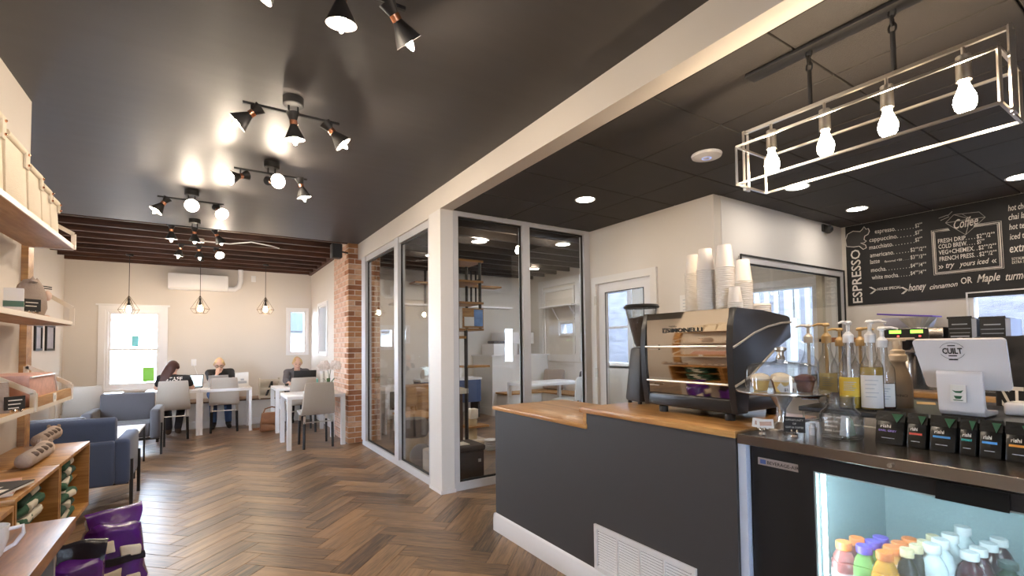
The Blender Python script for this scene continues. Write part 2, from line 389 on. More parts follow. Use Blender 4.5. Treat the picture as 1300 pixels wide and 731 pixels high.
# short wall with the glazed door, and the wall with the wide window
DY0, DY1, DZ = 3.09, 4.013, 2.11
struct(wall_with_holes('x', 3.683, 3.783, 2.47, YG+.1, 0, ZR+.01, [(DY0,DY1,0,DZ)]).obj('wall_door', m_wallb))
BWX0, BWX1, BWZ0, BWZ1 = 4.02, 5.99, .95, 2.145
struct(wall_with_holes('y', 2.465, 2.565, 3.783, XE, 0, ZR+.01, [(BWX0,BWX1,BWZ0,BWZ1)]).obj('wall_bar_back', m_white))
struct(B().box(3.70, XE, 2.47, 4.16, ZR+.012, ZR+.06).obj('ceiling', m_wallb))
# ---- windows
def win_y(n, x0, x1, z0, z1, y, sash=True, trim=.09, depth=.14, inner=-1):
    r = struct(frameY(y-.02, y, x0-trim, x1+trim, z0-trim*.6, z1+trim, trim, wb=trim*.6).obj('window_%d' % n, m_trim))
    frameY(y, y+depth, x0, x1, z0, z1, .035).obj('frame', m_trim, r)
    zm = z0+(z1-z0)*.49
    if sash:
        frameY(y+.05, y+.085, x0+.035, x1-.035, zm-.02, z1-.035, .035).obj('sash', m_trim, r)
        frameY(y+.02, y+.05, x0+.035, x1-.035, z0+.035, zm+.02, .035).obj('sash', m_trim, r)
        B().box(x0+.06, x1-.06, y+.066, y+.070, zm, z1-.06).obj('pane', m_pane, r); B().box(x0+.06, x1-.06, y+.033, y+.037, z0+.06, zm).obj('pane', m_pane, r)
    else: B().box(x0+.03, x1-.03, y+.06, y+.064, z0+.03, z1-.03).obj('pane', m_pane, r)
    return r
def win_x(n, x, y0, y1, z0, z1, s=1, trim=.08, depth=.14, bars=0, pane=m_pane):
    """window in a wall of constant x; the room lies on side -s"""
    a, c = sorted((x-s*.02, x)); d, e = sorted((x, x+s*depth))
    r = struct(frameX(a, c, y0-trim, y1+trim, z0-trim*.7, z1+trim, trim, wb=trim*.7).obj('window_%d' % n, m_trim))
    frameX(d, e, y0, y1, z0, z1, .035).obj('frame', m_trim, r)
    q = sorted((x+s*.06, x+s*.065)); B().box(q[0], q[1], y0+.03, y1-.03, z0+.03, z1-.03).obj('pane', pane, r)
    for k in range(bars):
        yy = z0+(z1-z0)*(k+1)/(bars+1); B().box(min(d,e)+.04, min(d,e)+.09, y0+.03, y1-.03, yy-.02, yy+.02).obj('glazing_bar', m_trim, r)
    return r
w1 = win_y(1, WX0, WX1, WZ0, WZ1, YB)
B().box(WX0-.12, WX1+.12, YB-.05, YB-.02, WZ1+.07, WZ1+.10).obj('head_trim', m_trim, w1)
B().box(WX0-.12, WX1+.12, YB-.06, YB, WZ0-.07, WZ0-.03).obj('window_sill', m_trim, w1)
p, q = at_y(167,426,YB+.03), at_y(176,440,YB+.03)
B().box(p.x, q.x, YB+.056, YB+.060, q.z, p.z).obj('sticker', mat('teal_film', (.20,.62,.72), .5, emit=.0), w1)
p, q = at_y(181,466,YB+.03), at_y(196,484,YB+.03)
B().box(p.x, q.x, YB+.022, YB+.026, q.z, p.z).obj('sticker', mat('green_film', (.30,.80,.12), .5), w1)
win_y(2, *W2, YB, sash=False, trim=.05)
win_x(3, XR, *W3[:2], *W3[2:], trim=.05)
for k, h in enumerate(LW): win_x(4+k, XL, *h, s=-1, bars=1)
win_x(6, XE, *EW[0][:2], *EW[0][2:], bars=0, trim=.012)
win_x(7, XE, *EW[1][:2], *EW[1][2:], bars=0)
win_x(8, XE, *EW[2][:2], *EW[2][2:], bars=1)
win_x(9, XE, *EW[3][:2], *EW[3][2:], trim=.03)
for k, h in enumerate([(-.86,-.05,.08,2.2)]):
    r = struct(frameY(-2.72, -2.60, *h, .07).obj('window_%d' % (10+k), m_trim))
    B().box(h[0]+.05, h[1]-.05, -2.67, -2.665, h[2]+.05, h[3]-.05).obj('pane', m_pane, r)
# wide interior window above the back bar (grey frame, black gasket)
r = struct(frameY(2.435, 2.475, BWX0, BWX1, BWZ0, BWZ1, .06).obj('window_12', m_alu))
frameY(2.44, 2.47, BWX0+.06, BWX1-.06, BWZ0+.06, BWZ1-.06, .012).obj('gasket', m_gask, r)
B().box(BWX0+.06, BWX1-.06, 2.455, 2.463, BWZ0+.06, BWZ1-.06).obj('pane', m_pane, r)
frameY(2.425, 2.436, BWX0-.02, BWX1+.02, BWZ0-.02, BWZ1+.012, .014).obj('edge_seal', m_gask, r)
B().box(5.62, 5.68, 2.49, 2.55, BWZ0, BWZ1).obj('mullion', mat('tan_trim', (.55,.47,.36), .5), r)
# glazed door
d = struct(frameX(3.655, 3.69, DY0, DY1, 0, DZ, .075).obj('door_1', m_white))
frameX(3.69, 3.73, DY0+.08, DY1-.08, .01, DZ-.08, .11, wb=.22, wt=.10).obj('door_leaf', m_trim, d)
B().box(3.708, 3.714, DY0+.18, DY1-.18, .22, DZ-.17).obj('pane', m_pane, d)
frameX(3.686, 3.692, DY0+.185, DY1-.185, .225, DZ-.175, .008).obj('gasket', m_gask, d)
b = B(); b.rod((3.68,DY0+.13,1.0),(3.62,DY0+.13,1.0),.012).rod((3.62,DY0+.13,1.0),(3.62,DY0+.26,1.0),.011); b.obj('door_handle', m_nickel, d)
for z in (.3, 1.05, 1.85): B().box(3.648, 3.66, DY1-.085, DY1-.055, z-.05, z+.05).obj('hinge', m_nickel, d)
# ---- glass partition
gw = struct(B().box(XG+.02, XG+.085, 4.33, 6.78, 0, .075).obj('wall_glass_side', m_alu))
for y0, y1 in ((6.60,6.78),(5.26,5.385),(4.33,4.37)): B().box(XG+.005, XG+.09, y0, y1, .075, 2.625).obj('mullion', m_alu, gw)
B().box(XG+.02, XG+.085, 4.37, 6.60, 2.55, 2.625).obj('rail', m_alu, gw)
for y0, y1 in ((5.385,6.60),(4.37,5.26)):
    frameX(XG+.045, XG+.060, y0, y1, .075, 2.55, .018).obj('gasket', m_gask, gw)
    B().box(XG+.05, XG+.056, y0+.015, y1-.015, .09, 2.535).obj('pane', m_pane2, gw)
gf = struct(B().box(1.957, 3.683, YG+.005, YG+.07, 0, .075).obj('wall_glass_front', m_alu))
for x0, x1 in ((1.957,2.01),(2.754,2.844),(3.60,3.683)): B().box(x0, x1, YG-.005, YG+.075, .075, 2.61).obj('mullion', m_alu, gf)
B().box(1.957, 3.683, YG+.0, YG+.07, 2.61, 2.654).obj('rail', m_alu, gf)
for x0, x1 in ((2.01,2.754),(2.844,3.60)):
    frameY(YG+.025, YG+.04, x0, x1, .075, 2.61, .018).obj('gasket', m_gask, gf)
    B().box(x0+.015, x1-.015, YG+.03, YG+.036, .09, 2.595).obj('pane', m_pane2, gf)
# ---- brick pier
m_mortar = mat('mortar', (.60,.49,.40), .95, bump=.5, bscale=60, var=.15, vscale=20)
def brickmat(name, c):
    return mat(name, c, .9, var=.35, vscale=14, bump=.5, bscale=45)
bm_ = [brickmat('brick_red', (.34,.145,.07)), brickmat('brick_orange', (.42,.21,.10)), brickmat('brick_brown', (.27,.12,.06)), brickmat('brick_washed', (.55,.34,.22))]
bmw = [brickmat('brick_wash_pink', (.60,.38,.28)), brickmat('brick_wash_pale', (.63,.43,.33)), brickmat('brick_wash_red', (.55,.33,.23))]
PX0, PX1, PY0, PY1 = 1.69, 2.16, 6.95, 7.87
pier = struct(B().box(PX0+.006, PX1-.006, PY0+.006, PY1, 0, ZC+.2).obj('wall_brick_pier', m_mortar))
CH = .0755; ncour = 38
cache = {}
def brick(x0, x1, y0, y1, z, m):
    key = (round(x1-x0,3), round(y1-y0,3), m.name)
    if key not in cache:
        cache[key] = B().box(0, x1-x0, 0, y1-y0, 0, .062, bev=.004, seg=1).mesh('brick', smooth=False); cache[key].materials.append(m)
    link('brick', cache[key], pier, (x0,y0,z))
for c in range(ncour):
    z = c*CH+.004; odd = c % 2
    # front face (towards the camera) and left face (towards the room)
    xs = [PX0, PX0+.205, PX0+.415, PX1] if odd else [PX0, PX0+.10, PX0+.31, PX1]
    for i, (a, e) in enumerate(zip(xs, xs[1:])):
        j = random.uniform(-.002,.002); brick(a+(0 if i else 0), e-.012, PY0+j, PY0+(.20 if (i == 0 and not odd) else .10), z, random.choice(bm_[:3]+bm_[:2]+[bm_[3]]))
    ys = [PY0+.112 if odd else PY0+.212]
    while ys[-1] < PY1-.01: ys.append(min(PY1, ys[-1]+random.choice((.205,.21))))
    for a, e in zip(ys, ys[1:]):
        if e-a > .03: brick(PX0+random.uniform(-.003,.001), PX0+.09, a, e-.012, z, random.choice(bmw))
# ---- bench along the back wall, wainscot
bn = thing('bench', 'long built-in bench with dark wood top and white panelled front along the back wall', 'bench', (0,9.78,0))
B().box(-.62, XR-.005, 0, .60, 0, .43).obj('bench_front', m_white, bn)
B().box(-.64, XR-.005, -.025, .60, .43, .457, bev=.004).obj('bench_top', wood('bench_wood','#8a6a48','#4f3622',.5,(2,16,16)), bn)
B().box(-.62, XR-.005, -.015, 0, 0, .12).obj('bench_skirting', m_trim, bn)
struct(B().box(XL, -.62, YB-.015, YB, 0, .13).obj('baseboard_back', m_trim))
struct(B().box(XL, XL+.015, 3.9, YB-.015, 0, .13).obj('baseboard_left', m_trim))
struct(B().box(XR-.015, XR, 7.88, 9.75, 0, .13).obj('baseboard_right', m_trim))
# white panelled box in the cat room
struct(B().box(4.68, XE, 8.0, 8.8, 0, 1.15).obj('wall_wainscot', m_white))
struct(B().box(4.64, XE, 7.96, 8.8, 1.15, 1.18).box(4.66, 4.68, 8.0, 8.8, 0, .14).box(4.66, XE, 7.985, 8.0, 0, .14).obj('trim_3', m_trim))
struct(B().box(XE-.02, XE, 4.2, 8.0, .0, .98).box(XE-.035, XE, 4.2, 8.0, .98, 1.01).obj('trim_4', m_white))
b = frameX(XE-.03, XE-.002, 6.95, 8.3, 1.03, 2.72, .14); frameX(XE-.025, XE-.002, 7.12, 8.15, 1.03, 2.53, .06, b); struct(b.obj('trim_5', m_white))
# ---- outside: neighbour's brick wall, stair with white pickets, pale ground
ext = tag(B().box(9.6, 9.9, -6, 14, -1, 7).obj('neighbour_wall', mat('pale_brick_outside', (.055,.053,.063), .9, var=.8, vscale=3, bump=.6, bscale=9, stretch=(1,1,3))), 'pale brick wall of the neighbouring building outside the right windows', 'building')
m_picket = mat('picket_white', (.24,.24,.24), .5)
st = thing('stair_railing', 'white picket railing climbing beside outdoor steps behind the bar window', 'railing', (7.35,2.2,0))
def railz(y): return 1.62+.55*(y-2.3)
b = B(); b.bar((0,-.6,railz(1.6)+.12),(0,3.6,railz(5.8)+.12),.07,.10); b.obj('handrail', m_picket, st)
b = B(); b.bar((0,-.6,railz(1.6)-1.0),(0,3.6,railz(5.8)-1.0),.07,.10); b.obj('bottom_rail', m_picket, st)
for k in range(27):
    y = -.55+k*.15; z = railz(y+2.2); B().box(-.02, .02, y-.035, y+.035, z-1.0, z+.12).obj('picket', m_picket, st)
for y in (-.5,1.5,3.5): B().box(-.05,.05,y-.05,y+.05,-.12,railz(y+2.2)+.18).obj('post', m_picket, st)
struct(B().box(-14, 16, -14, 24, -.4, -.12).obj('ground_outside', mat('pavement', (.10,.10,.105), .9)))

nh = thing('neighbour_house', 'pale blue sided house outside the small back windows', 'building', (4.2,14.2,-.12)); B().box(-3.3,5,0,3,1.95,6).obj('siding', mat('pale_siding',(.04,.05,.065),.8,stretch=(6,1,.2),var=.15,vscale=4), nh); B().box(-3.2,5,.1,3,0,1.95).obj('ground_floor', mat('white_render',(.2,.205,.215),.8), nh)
# ================================================================== LAMPS
m_bulb = glow('spot_bulb', (1.0,.83,.64), 520)
m_bulb_p = glow('pendant_bulb', (1.0,.80,.58), 170)
m_bulb_f = glow('filament_bulb', (1.0,.78,.54), 110)
m_can = glow('downlight_lens', (1.0,.88,.74), 60)
m_shade_in = mat('shade_inside', (.75,.72,.68), .4)
def head(parent, p, aim, lit=True):
    """hourglass shade with a copper waist; p = waist point, aim = direction of the wide mouth"""
    q = Vector(aim).normalized().to_track_quat('Z','Y').to_matrix().to_4x4(); M = Matrix.Translation(p) @ q
    h = B(M); h.lathe([(.019,.012),(.059,.098),(.0575,.098),(.0175,.012)], 24); h.lathe([(.019,-.012),(.037,-.060),(.0355,-.060),(.0175,-.012)], 24); h.lathe([(.0175,.012),(.0175,-.012)],24)
    o = h.obj('spotlight_shade', m_blackm, parent)
    k = B(M); k.lathe([(.0195,-.0125),(.0215,-.0125),(.0215,.0125),(.0195,.0125)], 24); k.obj('copper_band', m_copper, o)
    u = B(M); u.lathe([(0,.020),(.010,.022),(.011,.055),(.017,.078),(.0175,.092),(.012,.112),(.004,.128),(0,.130)], 14); u.obj('bulb', m_bulb if lit else m_shade_in, o)
def spot_bar(x0, x1, y, z_top, label, aims, canopy_mat=None):
    xm = (x0+x1)/2; zb = z_top-.095
    t = thing('track_light', label, 'ceiling lamp', (xm,y,z_top), 0, 'three-headed black ceiling spotlights')
    L = (x1-x0)/2
    B().lathe([(0,0),(.058,0),(.058,-.045),(.052,-.05),(0,-.05)], 28).obj('canopy', canopy_mat or m_blackm, t)
    b = B(); b.rod((-.025,0,-.05),(-.025,0,-.095),.005).rod((.025,0,-.05),(.025,0,-.095),.005); b.obj('stem', m_black, t)
    B().bar((-L,0,-.095),(L,0,-.095),.014,.014).obj('bar', m_black, t)
    for dx, aim in zip((-L+.045, 0, L-.045), aims):
        B().rod((dx,0,-.095),(dx,0,-.150),.006).obj('arm', m_black, t)
        head(t, (dx,-.012,-.155), aim)
    return t
TL = 'black three-headed ceiling spotlight with copper bands, '
spot_bar(.158,.678,1.845,ZC, TL+'cut off by the top of the picture', [(-.7,.2,-.8),(.05,.15,-1),(.75,.25,-.8)])
spot_bar(.156,.683,3.04,ZC, TL+'largest one seen whole', [(-.85,.25,-.75),(.1,.1,-1),(.75,-.1,-.8)])
spot_bar(.16,.685,4.20,ZC, TL+'third from the camera', [(-.9,-.5,-.45),(.40,-1,-.25),(.25,.05,-1)])
spot_bar(-.396,.122,5.34,ZC, TL+'fourth from the camera', [(-.6,-.1,-.9),(.05,-1.0,-.15),(.35,-.9,-.65)])
spot_bar(-.397,.127,6.52,ZC, TL+'last on the black panel by the joists', [(0,.1,-1),(.0,.3,-1),(.5,.4,-1)])
spot_bar(-.36,.15,7.65,ZC, TL+'hung under the open joists', [(-.2,.1,-1),(.05,.2,-1),(.35,-.9,-.8)], m_white)
tag(B().tube([(-.05,7.65,2.83),(.25,7.62,2.82),(.5,7.45,2.84),(.75,7.40,2.80),(.85,7.46,2.79),(.78,7.52,2.82)], .008, 6).obj('ceiling_cable', m_white), 'loose white cable under the joists right of the spotlight', 'cable')
# pendant lamps: wire diamond cages
def pendant(p, label):
    x, y, z = p                                     # centre of the bulb
    t = thing('pendant_lamp', label, 'pendant lamp', (x,y,z), 0, 'wire cage pendant lamps'); k = 6
    B().rod((0,0,.16),(0,0,ZC+.004-z),.004).obj('cord', m_black, t)
    B().lathe([(0,ZC+.004-z),(.05,ZC+.004-z),(.045,ZC-.02-z),(0,ZC-.02-z)],20).obj('canopy', m_blackm, t)
    B().lathe([(0,.17),(.012,.165),(.014,.10),(.022,.09),(.022,.045),(0,.045)],16).obj('socket', m_blackm, t)
    B().lathe([(0,.055),(.013,.045),(.02,.02),(.034,-.012),(.032,-.035),(.018,-.052),(0,-.058)],18).obj('bulb', m_bulb_p, t)
    w = B(); R1, R2 = .135, .09
    P = [(R1*math.cos(2*PI*i/k), R1*math.sin(2*PI*i/k), -.015) for i in range(k)]; Q = [(R2*math.cos(2*PI*i/k), R2*math.sin(2*PI*i/k), -.085) for i in range(k)]
    for i in range(k):
        for a, c in ((P[i],P[(i+1)%k]),(Q[i],Q[(i+1)%k]),(P[i],Q[i]),((0,0,.21),P[i])): w.rod(a, c, .0032, 6)
    w.obj('cage', mat('bronze_wire', (.12,.08,.05), .4, metal=.6), t)
for px_, lab in (((163.5,392),'in front of the left window'),((254,391),'below the air conditioner'),((337,392),'nearest the small back window')):
    pendant(at_y(*px_, 9.45), 'black wire diamond pendant lamp with glowing bulb '+lab)
# recessed downlights and wireless disc
for q, lab in (((743,253),'nearest the glass partition'),((1012,237),'behind the wire frame lamp'),((1088,265),'above the chalkboard start'),((1296,224),'at the right picture edge')):
    p = at_z(*q, ZR)
    t = thing('recessed_light', 'round recessed ceiling light in black tile, '+lab, 'ceiling light', p, 0, 'recessed downlights')
    B().lathe([(.078,.0),(.092,-.001),(.092,-.006),(.078,-.004)],32).obj('trim_ring', m_trim, t)
    B().lathe([(0,-.003),(.078,-.003),(.078,-.0005),(0,-.0005)],32).obj('lens', m_can, t)
p = at_z(897,196,ZR); t = thing('access_point', 'white round disc with faint blue ring on the black ceiling tiles', 'access point', p)
B().lathe([(0,-.028),(.07,-.027),(.095,-.018),(.10,-.004),(.098,0),(0,0)],36).obj('housing', m_trim, t)
B().lathe([(.024,-.0285),(.032,-.0285),(.032,-.0275),(.024,-.0275)],28).obj('status_ring', mat('blue_ring', (.35,.45,.9), .4, emit=.6), t)
# linear cage lamp over the counter
lf = thing('cage_chandelier', 'rectangular brushed metal cage lamp with four glowing filament bulbs over the counter', 'chandelier', (2.21,.85,0))
b = B(); Y0, Y1 = -.452, .438; r_ = .0095
for sx in (-.10, .15):
    b.bar((sx,Y0,2.292),(sx,Y1,2.292),r_).bar((sx,Y0,2.112),(sx,Y1,2.112),r_)
    for yy in (Y0,Y1): b.bar((sx,yy,2.112),(sx,yy,2.292),r_)
for yy in (Y0,Y1):
    for z in (2.292,2.112): b.bar((-.10,yy,z),(.15,yy,z),r_)
b.obj('outer_frame', m_nickel, lf)
b = B(); b.bar((0,Y0-.01,2.388),(0,Y1+.01,2.388),.014)
for yy in (Y0-.012,Y1+.012):
    for dx in (-.018,.018): b.bar((dx,yy,2.10),(dx,yy,2.39),.010)
    b.bar((-.018,yy,2.105),(.018,yy,2.105),.010); b.bar((-.018,yy,2.388),(.018,yy,2.388),.010)
b.obj('bulb_rail', m_nickel, lf)
for yy in (1.174, .946, .726, .504):
    y = yy-.85
    so = B(); so.rod((0,y,2.388),(0,y,2.345),.006); so.lathe([(0,2.35),(.021,2.35),(.022,2.262),(0,2.262)],20,(0,y,0)); s_ = so.obj('socket', m_nickel, lf)
    B().lathe([(.014,2.266),(.0145,2.25),(.02,2.232),(.030,2.205),(.032,2.188),(.028,2.168),(.016,2.150),(.004,2.143),(0,2.142)],20,(0,y,0)).obj('bulb', m_bulb_f, s_)
for cpy in (1.0, .70):
    y = cpy-.85; ch = B(); ch.rod((0,y,2.395),(0,y,2.55),.009)
    for k, z in enumerate((2.565,2.595,2.625)):
        pts = [(.012*math.cos(a)*(1 if k%2 else 0), y+.012*math.cos(a)*(0 if k%2 else 1), z+.02*math.sin(a)) for a in [2*PI*i/12 for i in range(12)]]
        ch.tube(pts, .004, 6, closed=True)
    ch.obj('chain', m_blackm, lf)
B().box(-.04,.04,-.42,.42,2.635,ZR-.001,bev=.004).obj('ceiling_plate', m_blackm, lf)
# speaker, security camera
t = thing('wall_speaker', 'small black loudspeaker mounted high beside the brick pier', 'loudspeaker', (1.52,6.93,2.62))
B().box(-.07,.07,-.07,.07,0,.20,bev=.01).obj('cabinet', m_blackm, t); B().box(-.062,.062,-.076,-.07,.008,.192).obj('grille', mat('speaker_cloth',(.03,.03,.033),.9,bump=.3,bscale=300), t)
b = B(); b.bar((.07,0,.1),(.17,.05,.1),.02); b.obj('bracket', m_black, t)
p = at_y(1046,291,2.46); t = thing('security_camera', 'small black dome camera on the white wall above the bar window', 'camera', p)
B().box(-.05,.05,-.02,0.004,-.03,.05,bev=.006).obj('mount', m_blackm, t); B().ball((0,-.045,-.01),(.045,.045,.045),16).obj('camera_body', m_blackm, t); B().ball((-.015,-.082,-.018),(.018,.014,.018),12).obj('camera_lens', mat('lens_glass',(.02,.02,.03),.05), t)
# mini split air conditioner with pipe cover
p, q = at_y(213,345.5,YB-.2), at_y(290,369.5,YB-.2)
t = thing('air_conditioner', 'white wall air conditioner high on the back wall', 'air conditioner', (0,0,0))
B().box(p.x, q.x, YB-.20, YB, q.z, p.z, bev=.02).obj('housing', m_trim, t); B().box(p.x+.03, q.x-.03, YB-.205, YB-.19, q.z+.005, q.z+.03).obj('outlet_flap', m_white, t)
B().tube([(q.x,YB-.06,q.z+.05),(q.x+.1,YB-.06,q.z+.05),(q.x+.17,YB-.06,q.z+.10),(q.x+.2,YB-.06,q.z+.2),(q.x+.2,YB-.06,ZC)], .045, 12).obj('pipe_cover', m_trim, t)
def plate(p, ax, label):
    t = thing('wall_socket', label, 'socket', p)
    if ax == 'y': B().box(-.04,.04,-.008,0,-.06,.06,bev=.003).obj('cover_plate', m_trim, t); B().box(-.012,.012,-.010,-.007,-.03,.03).obj('insert', m_paper, t)
    else: B().box(-.008,0,-.04,.04,-.06,.06,bev=.003).obj('cover_plate', m_trim, t); B().box(-.010,-.007,-.012,.012,-.03,.03).obj('insert', m_paper, t)
plate(at_y(246,460,YB), 'y', 'white wall socket with a cable between the two seated workers')
plate(at_y(322,354,YB), 'y', 'white blank cover plate high on the back wall beside the pipe')
plate(at_x(730,452,XE-.01), 'x', 'white switch plate on the cat room wall behind the glass')
a = at_y(246,463,YB-.02); e = at_z(262,487,.74)
tag(B().tube([a, a+Vector((.05,-.1,-.15)), a+Vector((.12,-.3,-.33)), e], .006, 6).obj('charger_cable', m_white), 'white charger cable hanging from the wall socket to the table', 'cable')
# pictures on the far left wall
for (x0,y0,x1,y1), lab in (((57,412,67,445),'nearest the back corner'),((43,412,51,445),'left of the other one')):
    p, q = at_x(x0,y0,XL), at_x(x1,y1,XL)
    t = thing('framed_picture', 'dark framed picture on the far left wall, '+lab, 'picture', (XL,0,0), 0, 'pictures on the far left wall')
    frameX(0,.025,p.y,q.y,q.z,p.z,.03).obj('frame', m_black, t); B().box(0,.01,p.y+.03,q.y-.03,q.z+.03,p.z-.03).obj('print', mat('art_print',(.35,.33,.36),.5,var=.5,vscale=6), t)

# ================================================================== TABLES AND CHAIRS
def table(name, label, x0, x1, y0, y1, h=.715, group='white cafe tables', w=.055, m=None):
    t = thing(name, label, 'table', ((x0+x1)/2,(y0+y1)/2,0), 0, group); a, c = (x1-x0)/2, (y1-y0)/2; m = m or m_trim
    B().box(-a,a,-c,c,h-.045,h,bev=.003).obj('tabletop', m, t)
    for sx in (-1,1):
        for sy in (-1,1): B().box(min(sx*a,sx*(a-w)),max(sx*a,sx*(a-w)),min(sy*c,sy*(c-w)),max(sy*c,sy*(c-w)),0,h-.045).obj('leg', m, t)
    return t
table('cafe_table','white square table in front of the brick pier with the orchid',.90,1.648,6.93,7.66)
table('cafe_table','white table where the person with long dark hair sits',-.80,-.097,9.03,9.69,w=.042)
table('cafe_table','white table where the person in black with blonde hair sits',-.093,.635,9.03,9.69,w=.042)
table('cafe_table','white table with the black laptop by the small back windows',.93,1.66,8.47,9.20)
table('cafe_table','white table under the bright left window',-1.78,-1.08,8.75,9.45)
def make_chair(label, loc, rz):
    t = thing('dining_chair', label, 'chair', loc, rz, 'taupe upholstered chairs')
    # one bent upholstered shell: seat and backrest
    prof = [(.24,.455),(.23,.475),(.10,.470),(-.08,.462),(-.155,.475),(-.19,.52),(-.215,.62),(-.235,.75),(-.25,.875),(-.252,.89)]
    thick = [.02,.03,.045,.05,.05,.045,.04,.036,.03,.018]; wid = [.205,.212,.217,.217,.216,.214,.207,.195,.182,.176]; N = len(prof); rows = []
    for i,(y,z) in enumerate(prof):
        a = prof[max(0,i-1)]; c = prof[min(N-1,i+1)]; d = Vector((0,c[0]-a[0],c[1]-a[1])).normalized(); nrm = Vector((0,d.z,-d.y)); o = Vector((0,y,z))
        if i == 0: nrm = Vector((0,0,1))
        rows.append([o+Vector((sx*wid[i],0,0))+nrm*(sn*thick[i]/2) for sx, sn in ((-1,-.5),(-.96,-1),(.96,-1),(1,-.5),(1,.5),(.96,1),(-.96,1),(-1,.5))])
    for nm_, part in (('seat', rows[:5]), ('backrest', rows[4:])):
        b = B(); R = [[b._v(p) for p in r] for r in part]
        for r0, r1 in zip(R, R[1:]):
            for k in range(8): b.bm.faces.new((r0[k], r0[(k+1)%8], r1[(k+1)%8], r1[k]))
        b.bm.faces.new(R[0][::-1]); b.bm.faces.new(R[-1]); b.obj(nm_, m_fab_grey, t, angle=60)
    for sx in (-1,1):
        for y0, y1 in ((-.185,-.20),(.19,.215)):
            l = B(); l.bar((sx*.175,y0,.44),(sx*.178,(y0+y1)/2,.34),.030).obj('leg_bracket', m_nickel, t)
            l = B(); l.bar((sx*.178,(y0+y1)/2,.36),(sx*.185,y1,0),.024).obj('leg', m_black, t)
    b = B(); b.rod((-.178,-.192,.355),(.178,-.192,.355),.008).obj('stretcher', m_nickel, t)
    return t
c0 = make_chair('taupe upholstered chair at the table in front of the brick pier', (1.285,7.09,0), 0)
dup(c0, (1.30,8.42,0), 0, 'taupe upholstered chair facing the person with the black laptop')
dup(c0, (-.43,8.97,0), .04, 'taupe upholstered chair with the dark haired person sitting on it')
dup(c0, (.25,9.29,0), -.03, 'empty taupe upholstered chair opposite the blonde person in black')
p = at_y(100,520,8.35); dup(c0, (p.x+.0,8.55,0), .25, 'taupe upholstered chair at the table under the left window')
def armchair(label, loc, rz, m):
    t = thing('armchair', label, 'armchair', loc, rz, 'low fabric armchairs')
    B().box(-.29,.29,-.24,.31,.24,.42,bev=.03,seg=3).obj('seat_cushion', m, t)
    b = B(); b.prism([(-.27,.24),(-.16,.24),(-.195,.77),(-.25,.785),(-.30,.75)],-.29,.29,'x',bev=.02).obj('back_cushion', m, t)
    for s in (-1,1):
        b = B(); x0, x1 = sorted((s*.28,s*.39)); b.box(x0,x1,-.33,.33,.21,.595,bev=.03,seg=3).obj('armrest', m, t)
        for y in (-.265,.265): 
            b = B(); b.box(*sorted((s*.385,s*.41)),y-.014,y+.014,0,.41).obj('leg', m_black, t)
    B().box(-.29,.29,-.345,-.26,.21,.585,bev=.025,seg=3).obj('back_panel', m, t)
    B().box(-.38,.38,-.28,-.255,.20,.23).box(-.38,.38,.255,.28,.20,.23).obj('under_frame', m_black, t)
    return t
armchair('slate blue armchair seen from behind beside the oak cubbies', (-.945,5.595,0), 0, m_fab_blue)
armchair('charcoal armchair facing the camera beside the white coffee table', (-.892,8.0,0), PI, m_fab_dk)
armchair('dark armchair half hidden behind the blue one against the left wall', (-1.50,6.95,0), -PI/2, m_fab_dk)
t = thing('coffee_table', 'low white coffee table between the two armchairs', 'coffee table', (-.80,6.9,0))
B().box(-.17,.17,-.48,.48,.43,.45,bev=.003).obj('tabletop', m_trim, t)
for sx in (-1,1):
    for sy in (-1,1): B().box(min(sx*.15,sx*.17),max(sx*.15,sx*.17),min(sy*.45,sy*.47),max(sy*.45,sy*.47),0,.43).obj('leg', m_black, t)
# orchid
p = Vector((1.53,7.42,.715)); t = thing('orchid', 'white orchid in a pale pot on the table by the brick pier', 'plant', p)
B().lathe([(0,0),(.048,0),(.058,.11),(.053,.11),(.045,.10),(0,.10)],20).obj('pot', mat('pot_grey',(.62,.58,.54),.4), t)
m_leaf = mat('leaf_green',(.05,.11,.04),.4); m_petal = mat('petal_white',(.85,.82,.80),.5); m_stem = mat('stem_green',(.07,.10,.04),.5)
for a, L in ((2.9,.17),(.2,.18),(1.5,.13),(4.3,.14)):
    b = B(); pts = [(0,0,.10),(.45*L,0,.19),(L,0,.13+.03*math.sin(a*5))]
    for (x0,_,z0),(x1,_,z1),w0,w1 in ((pts[0],pts[1],.012,.024),(pts[1],pts[2],.024,.002)):
        R = Matrix.Rotation(a,3,'Z'); q = [R@Vector(v) for v in ((x0,-w0,z0),(x1,-w1,z1),(x1,w1,z1),(x0,w0,z0))]; b.poly(q); b.poly([v+Vector((0,0,-.004)) for v in q])
    b.obj('leaf', m_leaf, t)
fl = []
for s in (-1,1):
    pts = [(0,0,.1),(s*.01,0,.25),(s*.03,0,.36),(s*.07,-.01,.40),(s*.13,-.02,.38)]
    B().tube(pts,.004,6).obj('stem', m_stem, t); fl += [(s*.03,-.01,.37),(s*.06,-.02,.41),(s*.10,-.03,.40),(s*.13,-.03,.365),(s*.055,-.03,.36)]
for i, c in enumerate(fl):
    b = B()
    for k in range(5):
        a = 2*PI*k/5+i; d = Vector((math.cos(a)*.027,0,math.sin(a)*.027)); b.ball(Vector(c)+d,(.028,.008,.028),8)
    b.obj('blossom', m_petal, t)
